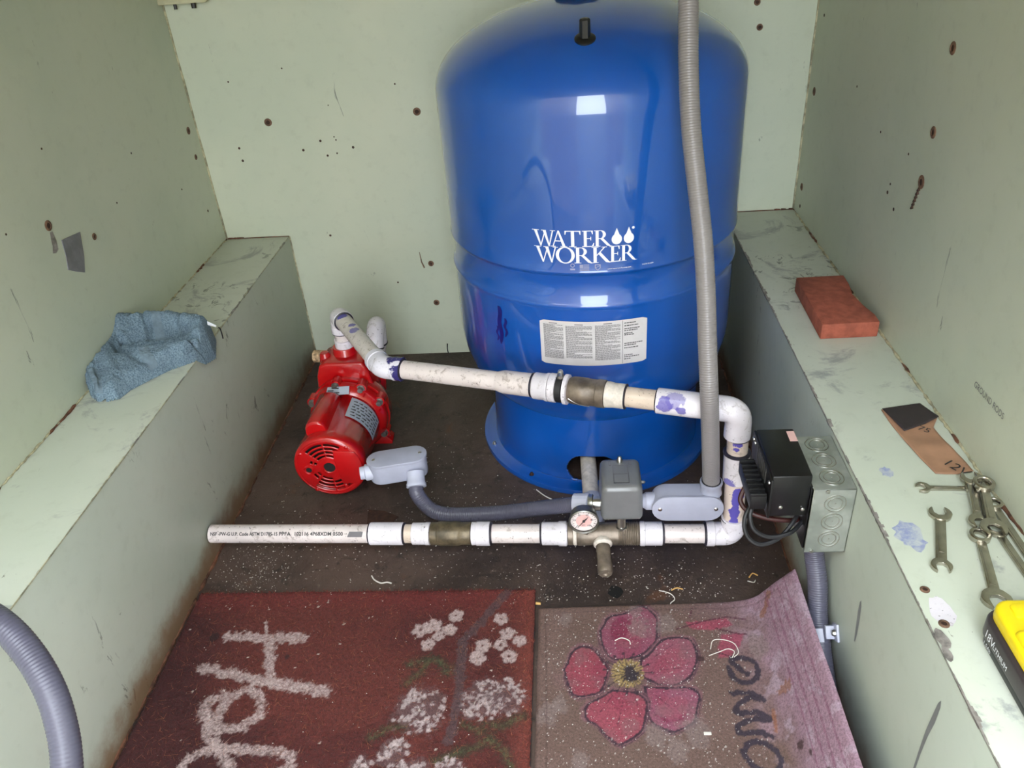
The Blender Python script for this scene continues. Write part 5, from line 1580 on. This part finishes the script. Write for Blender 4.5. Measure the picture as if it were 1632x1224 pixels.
# ------------------------------------------------------------------ debris
rs_ = np.random.RandomState(5)
crumb_v = []; crumb_f = []
def crumb(x, y, z, r_):
    b = len(crumb_v)
    for q in ((1, 0, -.3), (-.5, .8, -.3), (-.6, -.7, -.3), (.1, 0, .7)):
        a = rs_.uniform(.5, 1.3, 3); crumb_v.append((x + q[0] * r_ * a[0], y + q[1] * r_ * a[1], z + (q[2] + .3) * r_ * .8 * a[2]))
    crumb_f.extend([(b, b + 1, b + 3), (b + 1, b + 2, b + 3), (b + 2, b, b + 3), (b, b + 2, b + 1)])
for cx_, cy_, sx, sy, n_ in ((.08, .99, .04, .05, 330), (.35, .98, .15, .05, 200), (.38, 1.22, .06, .08, 170), (.72, .95, .12, .04, 420), (.85, .92, .08, .03, 150), (.45, 1.12, .1, .06, 150), (.12, 1.18, .03, .08, 90), (.25, 1.08, .08, .05, 90), (.5, 1.0, .3, .2, 260), (.65, 1.12, .12, .05, 110), (.6, .905, .02, .02, 80), (.93, 1.1, .04, .15, 60)):
    for _ in range(n_):
        x, y = rs_.normal(cx_, sx), rs_.normal(cy_, sy)
        if math.hypot(x - TX, y - TY) < .242 or (.10 < x < .28 and y > 1.17): continue
        if .004 < x < .998 and .945 < y < 1.73 or (.585 < x < .9 and .915 < y <= .945):
            crumb(x, y, .0003, .0006 + .0013 * rs_.rand() ** 2.2)
for _ in range(1200):
    x, y = rs_.uniform(.595, .90), rs_.uniform(.57, .89); crumb(x, y, .0068, .0005 + .0008 * rs_.rand() ** 2)
for _ in range(160):
    x, y = rs_.uniform(.02, .57), rs_.uniform(.57, .93); crumb(x, y, .0125, .0005 + .0009 * rs_.rand() ** 2)
o = MB().add(crumb_v, crumb_f).build('plastic_crumbs', 'plastic_chip', org=(0, 0, 0), angle=None)
tag(o, 'white plastic sawdust crumbs scattered over the floor and mats', 'debris', kind='stuff')

def shaving(pts, r_, mat, label, nm='plastic_shaving'):
    o = MB().tube(catmull(pts, 6), r_, 6).build(nm, mat); tag(o, label, 'shaving'); return o
shaving([(.296, .977, .0015), (.303, .967, .002), (.315, .960, .0015), (.326, .961, .002), (.334, .959, .0015)], .0012, 'plastic_chip', 'white curled plastic shaving between the printed pipe and the red mat')
shaving([(.576, 1.198, .0012), (.592, 1.180, .001), (.607, 1.168, .0012), (.614, 1.163, .001)], .0011, 'plastic_chip', 'thin straight white plastic strip at the foot of the blue tank', 'plastic_strip')
shaving([(.783, .936, .0012), (.800, .926, .004), (.806, .916, .002), (.798, .905, .004), (.805, .900, .0015)], .0008, 'plastic_chip', 'tangled pale plastic curl just behind the floral mat')
shaving([(.803, .936, .001), (.812, .940, .002), (.822, .938, .001)], .0011, 'chip_tan', 'tan plastic chip behind the floral mat')
shaving([(.705, .829, .0078), (.715, .833, .009), (.726, .829, .008), (.728, .822, .0075)], .0007, 'plastic_chip', 'short white curl lying on the dark pink petal')
shaving([(.842, .800, .0078), (.860, .806, .010), (.872, .812, .008), (.880, .806, .009), (.875, .796, .0078)], .0006, 'plastic_chip', 'pale looping plastic strand by the flower stem print, lower loop')
shaving([(.846, .812, .0078), (.852, .826, .010), (.868, .828, .009), (.882, .820, .010), (.886, .806, .008), (.878, .797, .0078)], .0006, 'plastic_chip', 'pale looping plastic strand by the flower stem print, upper loop')
shaving([(.933, .962, .0012), (.940, .970, .002), (.948, .966, .0012)], .0012, 'chip_tan', 'tan plastic chip under the hanging transformer leads')
shaving([(.929, .954, .0012), (.938, .950, .002), (.942, .956, .001)], .0008, 'plastic_chip', 'small pale curl under the hanging transformer leads')
shaving([(.582, .9065, .0065), (.590, .9055, .0065)], .0022, 'chip_tan', 'orange plastic bit at the corner where the mats meet')
o = MB().box((.820, .672, .0078), (.010, .004, .002), bev=.0004).build('plastic_chip', 'plastic_chip'); tag(o, 'white square plastic chip on the floral mat below the blossom', 'chip')
# dark torn patch in the floor sheet beside the pump, and a hole by the spigot
pts = [(.262, 1.098), (.255, 1.150), (.285, 1.146), (.318, 1.128), (.305, 1.108), (.285, 1.090)]
MB().prism(pts, (0, 0, .0001), (1, 0, 0), (0, 1, 0), .0012).build('torn_patch', 'rust_dark', floor)
pts = [(.712 + .014 * math.cos(a) * random.uniform(.7, 1.1), .935 + .016 * math.sin(a) * random.uniform(.7, 1.1)) for a in [2 * PI * i / 9 for i in range(9)]]
MB().prism(pts, (0, 0, .0001), (1, 0, 0), (0, 1, 0), .0006).build('floor_hole', 'hole_black', floor)
# long grey scuffs on the inner face of the right ledge
def face_patch(par, pts, mat, name='scuff_mark'):
    MB().add([(XI - .0004, y, z) for y, z in pts], [tuple(range(len(pts)))]).build(name, mat, par)
face_patch(ledge_r, [(.7180, .2120), (.7140, .2050), (.7105, .1850), (.7085, .1600), (.7095, .1440), (.7125, .1440), (.7160, .1650), (.7200, .1900), (.7205, .2060)], 'scuff_grey')
face_patch(ledge_r, [(.5150, .2930), (.5125, .2850), (.5130, .2600), (.5165, .2350), (.5185, .2000), (.5190, .1600), (.5225, .1600), (.5230, .2000), (.5225, .2350), (.5205, .2600), (.5180, .2850)], 'scuff_grey')
# violet primer run down the tank's flank
for (u0, z0, z1, w_) in ((-.178, .392, .318, .0050), (-.166, .372, .335, .0030), (-.186, .352, .322, .0026)):
    n_ = 10; vs_ = []; fs_ = []
    for i in range(n_ + 1):
        z = z0 + (z1 - z0) * i / n_; hw = w_ * (.45 + .55 * math.sin(.6 + 2.2 * i / n_)) * random.uniform(.8, 1.1) * (1 - .75 * (i == n_))
        c_ = u0 + .002 * math.sin(i * 1.1)
        vs_ += [on_tank(c_ - hw, z, .0005), on_tank(c_ + hw, z, .0005)]
    for i in range(n_): fs_.append((2 * i, 2 * i + 1, 2 * i + 3, 2 * i + 2))
    MB().add(vs_, fs_).build('primer_run', 'primer_violet', tank)
# scraped bare spot under the bolt of the left wall
pp_ = [(1.150, .585), (1.143, .586), (1.139, .575), (1.137, .565), (1.131, .556), (1.139, .553), (1.148, .556), (1.151, .570)]
MB().add([(XL + .0004, y, z) for y, z in pp_], [tuple(range(len(pp_)))]).build('bare_patch', 'bare_metal', wall_left)
o = MB().tube(catmull([(.3405, 1.742, .0008), (.3395, 1.741, .014), (.3410, 1.7425, .027)], 5), .0014, 6).build('wire_stub', 'black_rubber'); tag(o, 'tiny black wire stub standing at the foot of the back wall', 'wire')
o = MB().tube(catmull([(-.004, 1.292, HL + .0012), (.002, 1.285, HL + .0022), (.0045, 1.281, HL - .008), (.0045, 1.280, HL - .016)], 5), .0012, 6).build('cable_tie_end', 'black_rubber'); tag(o, 'short black thread hooked over the ledge edge by the towel', 'thread')
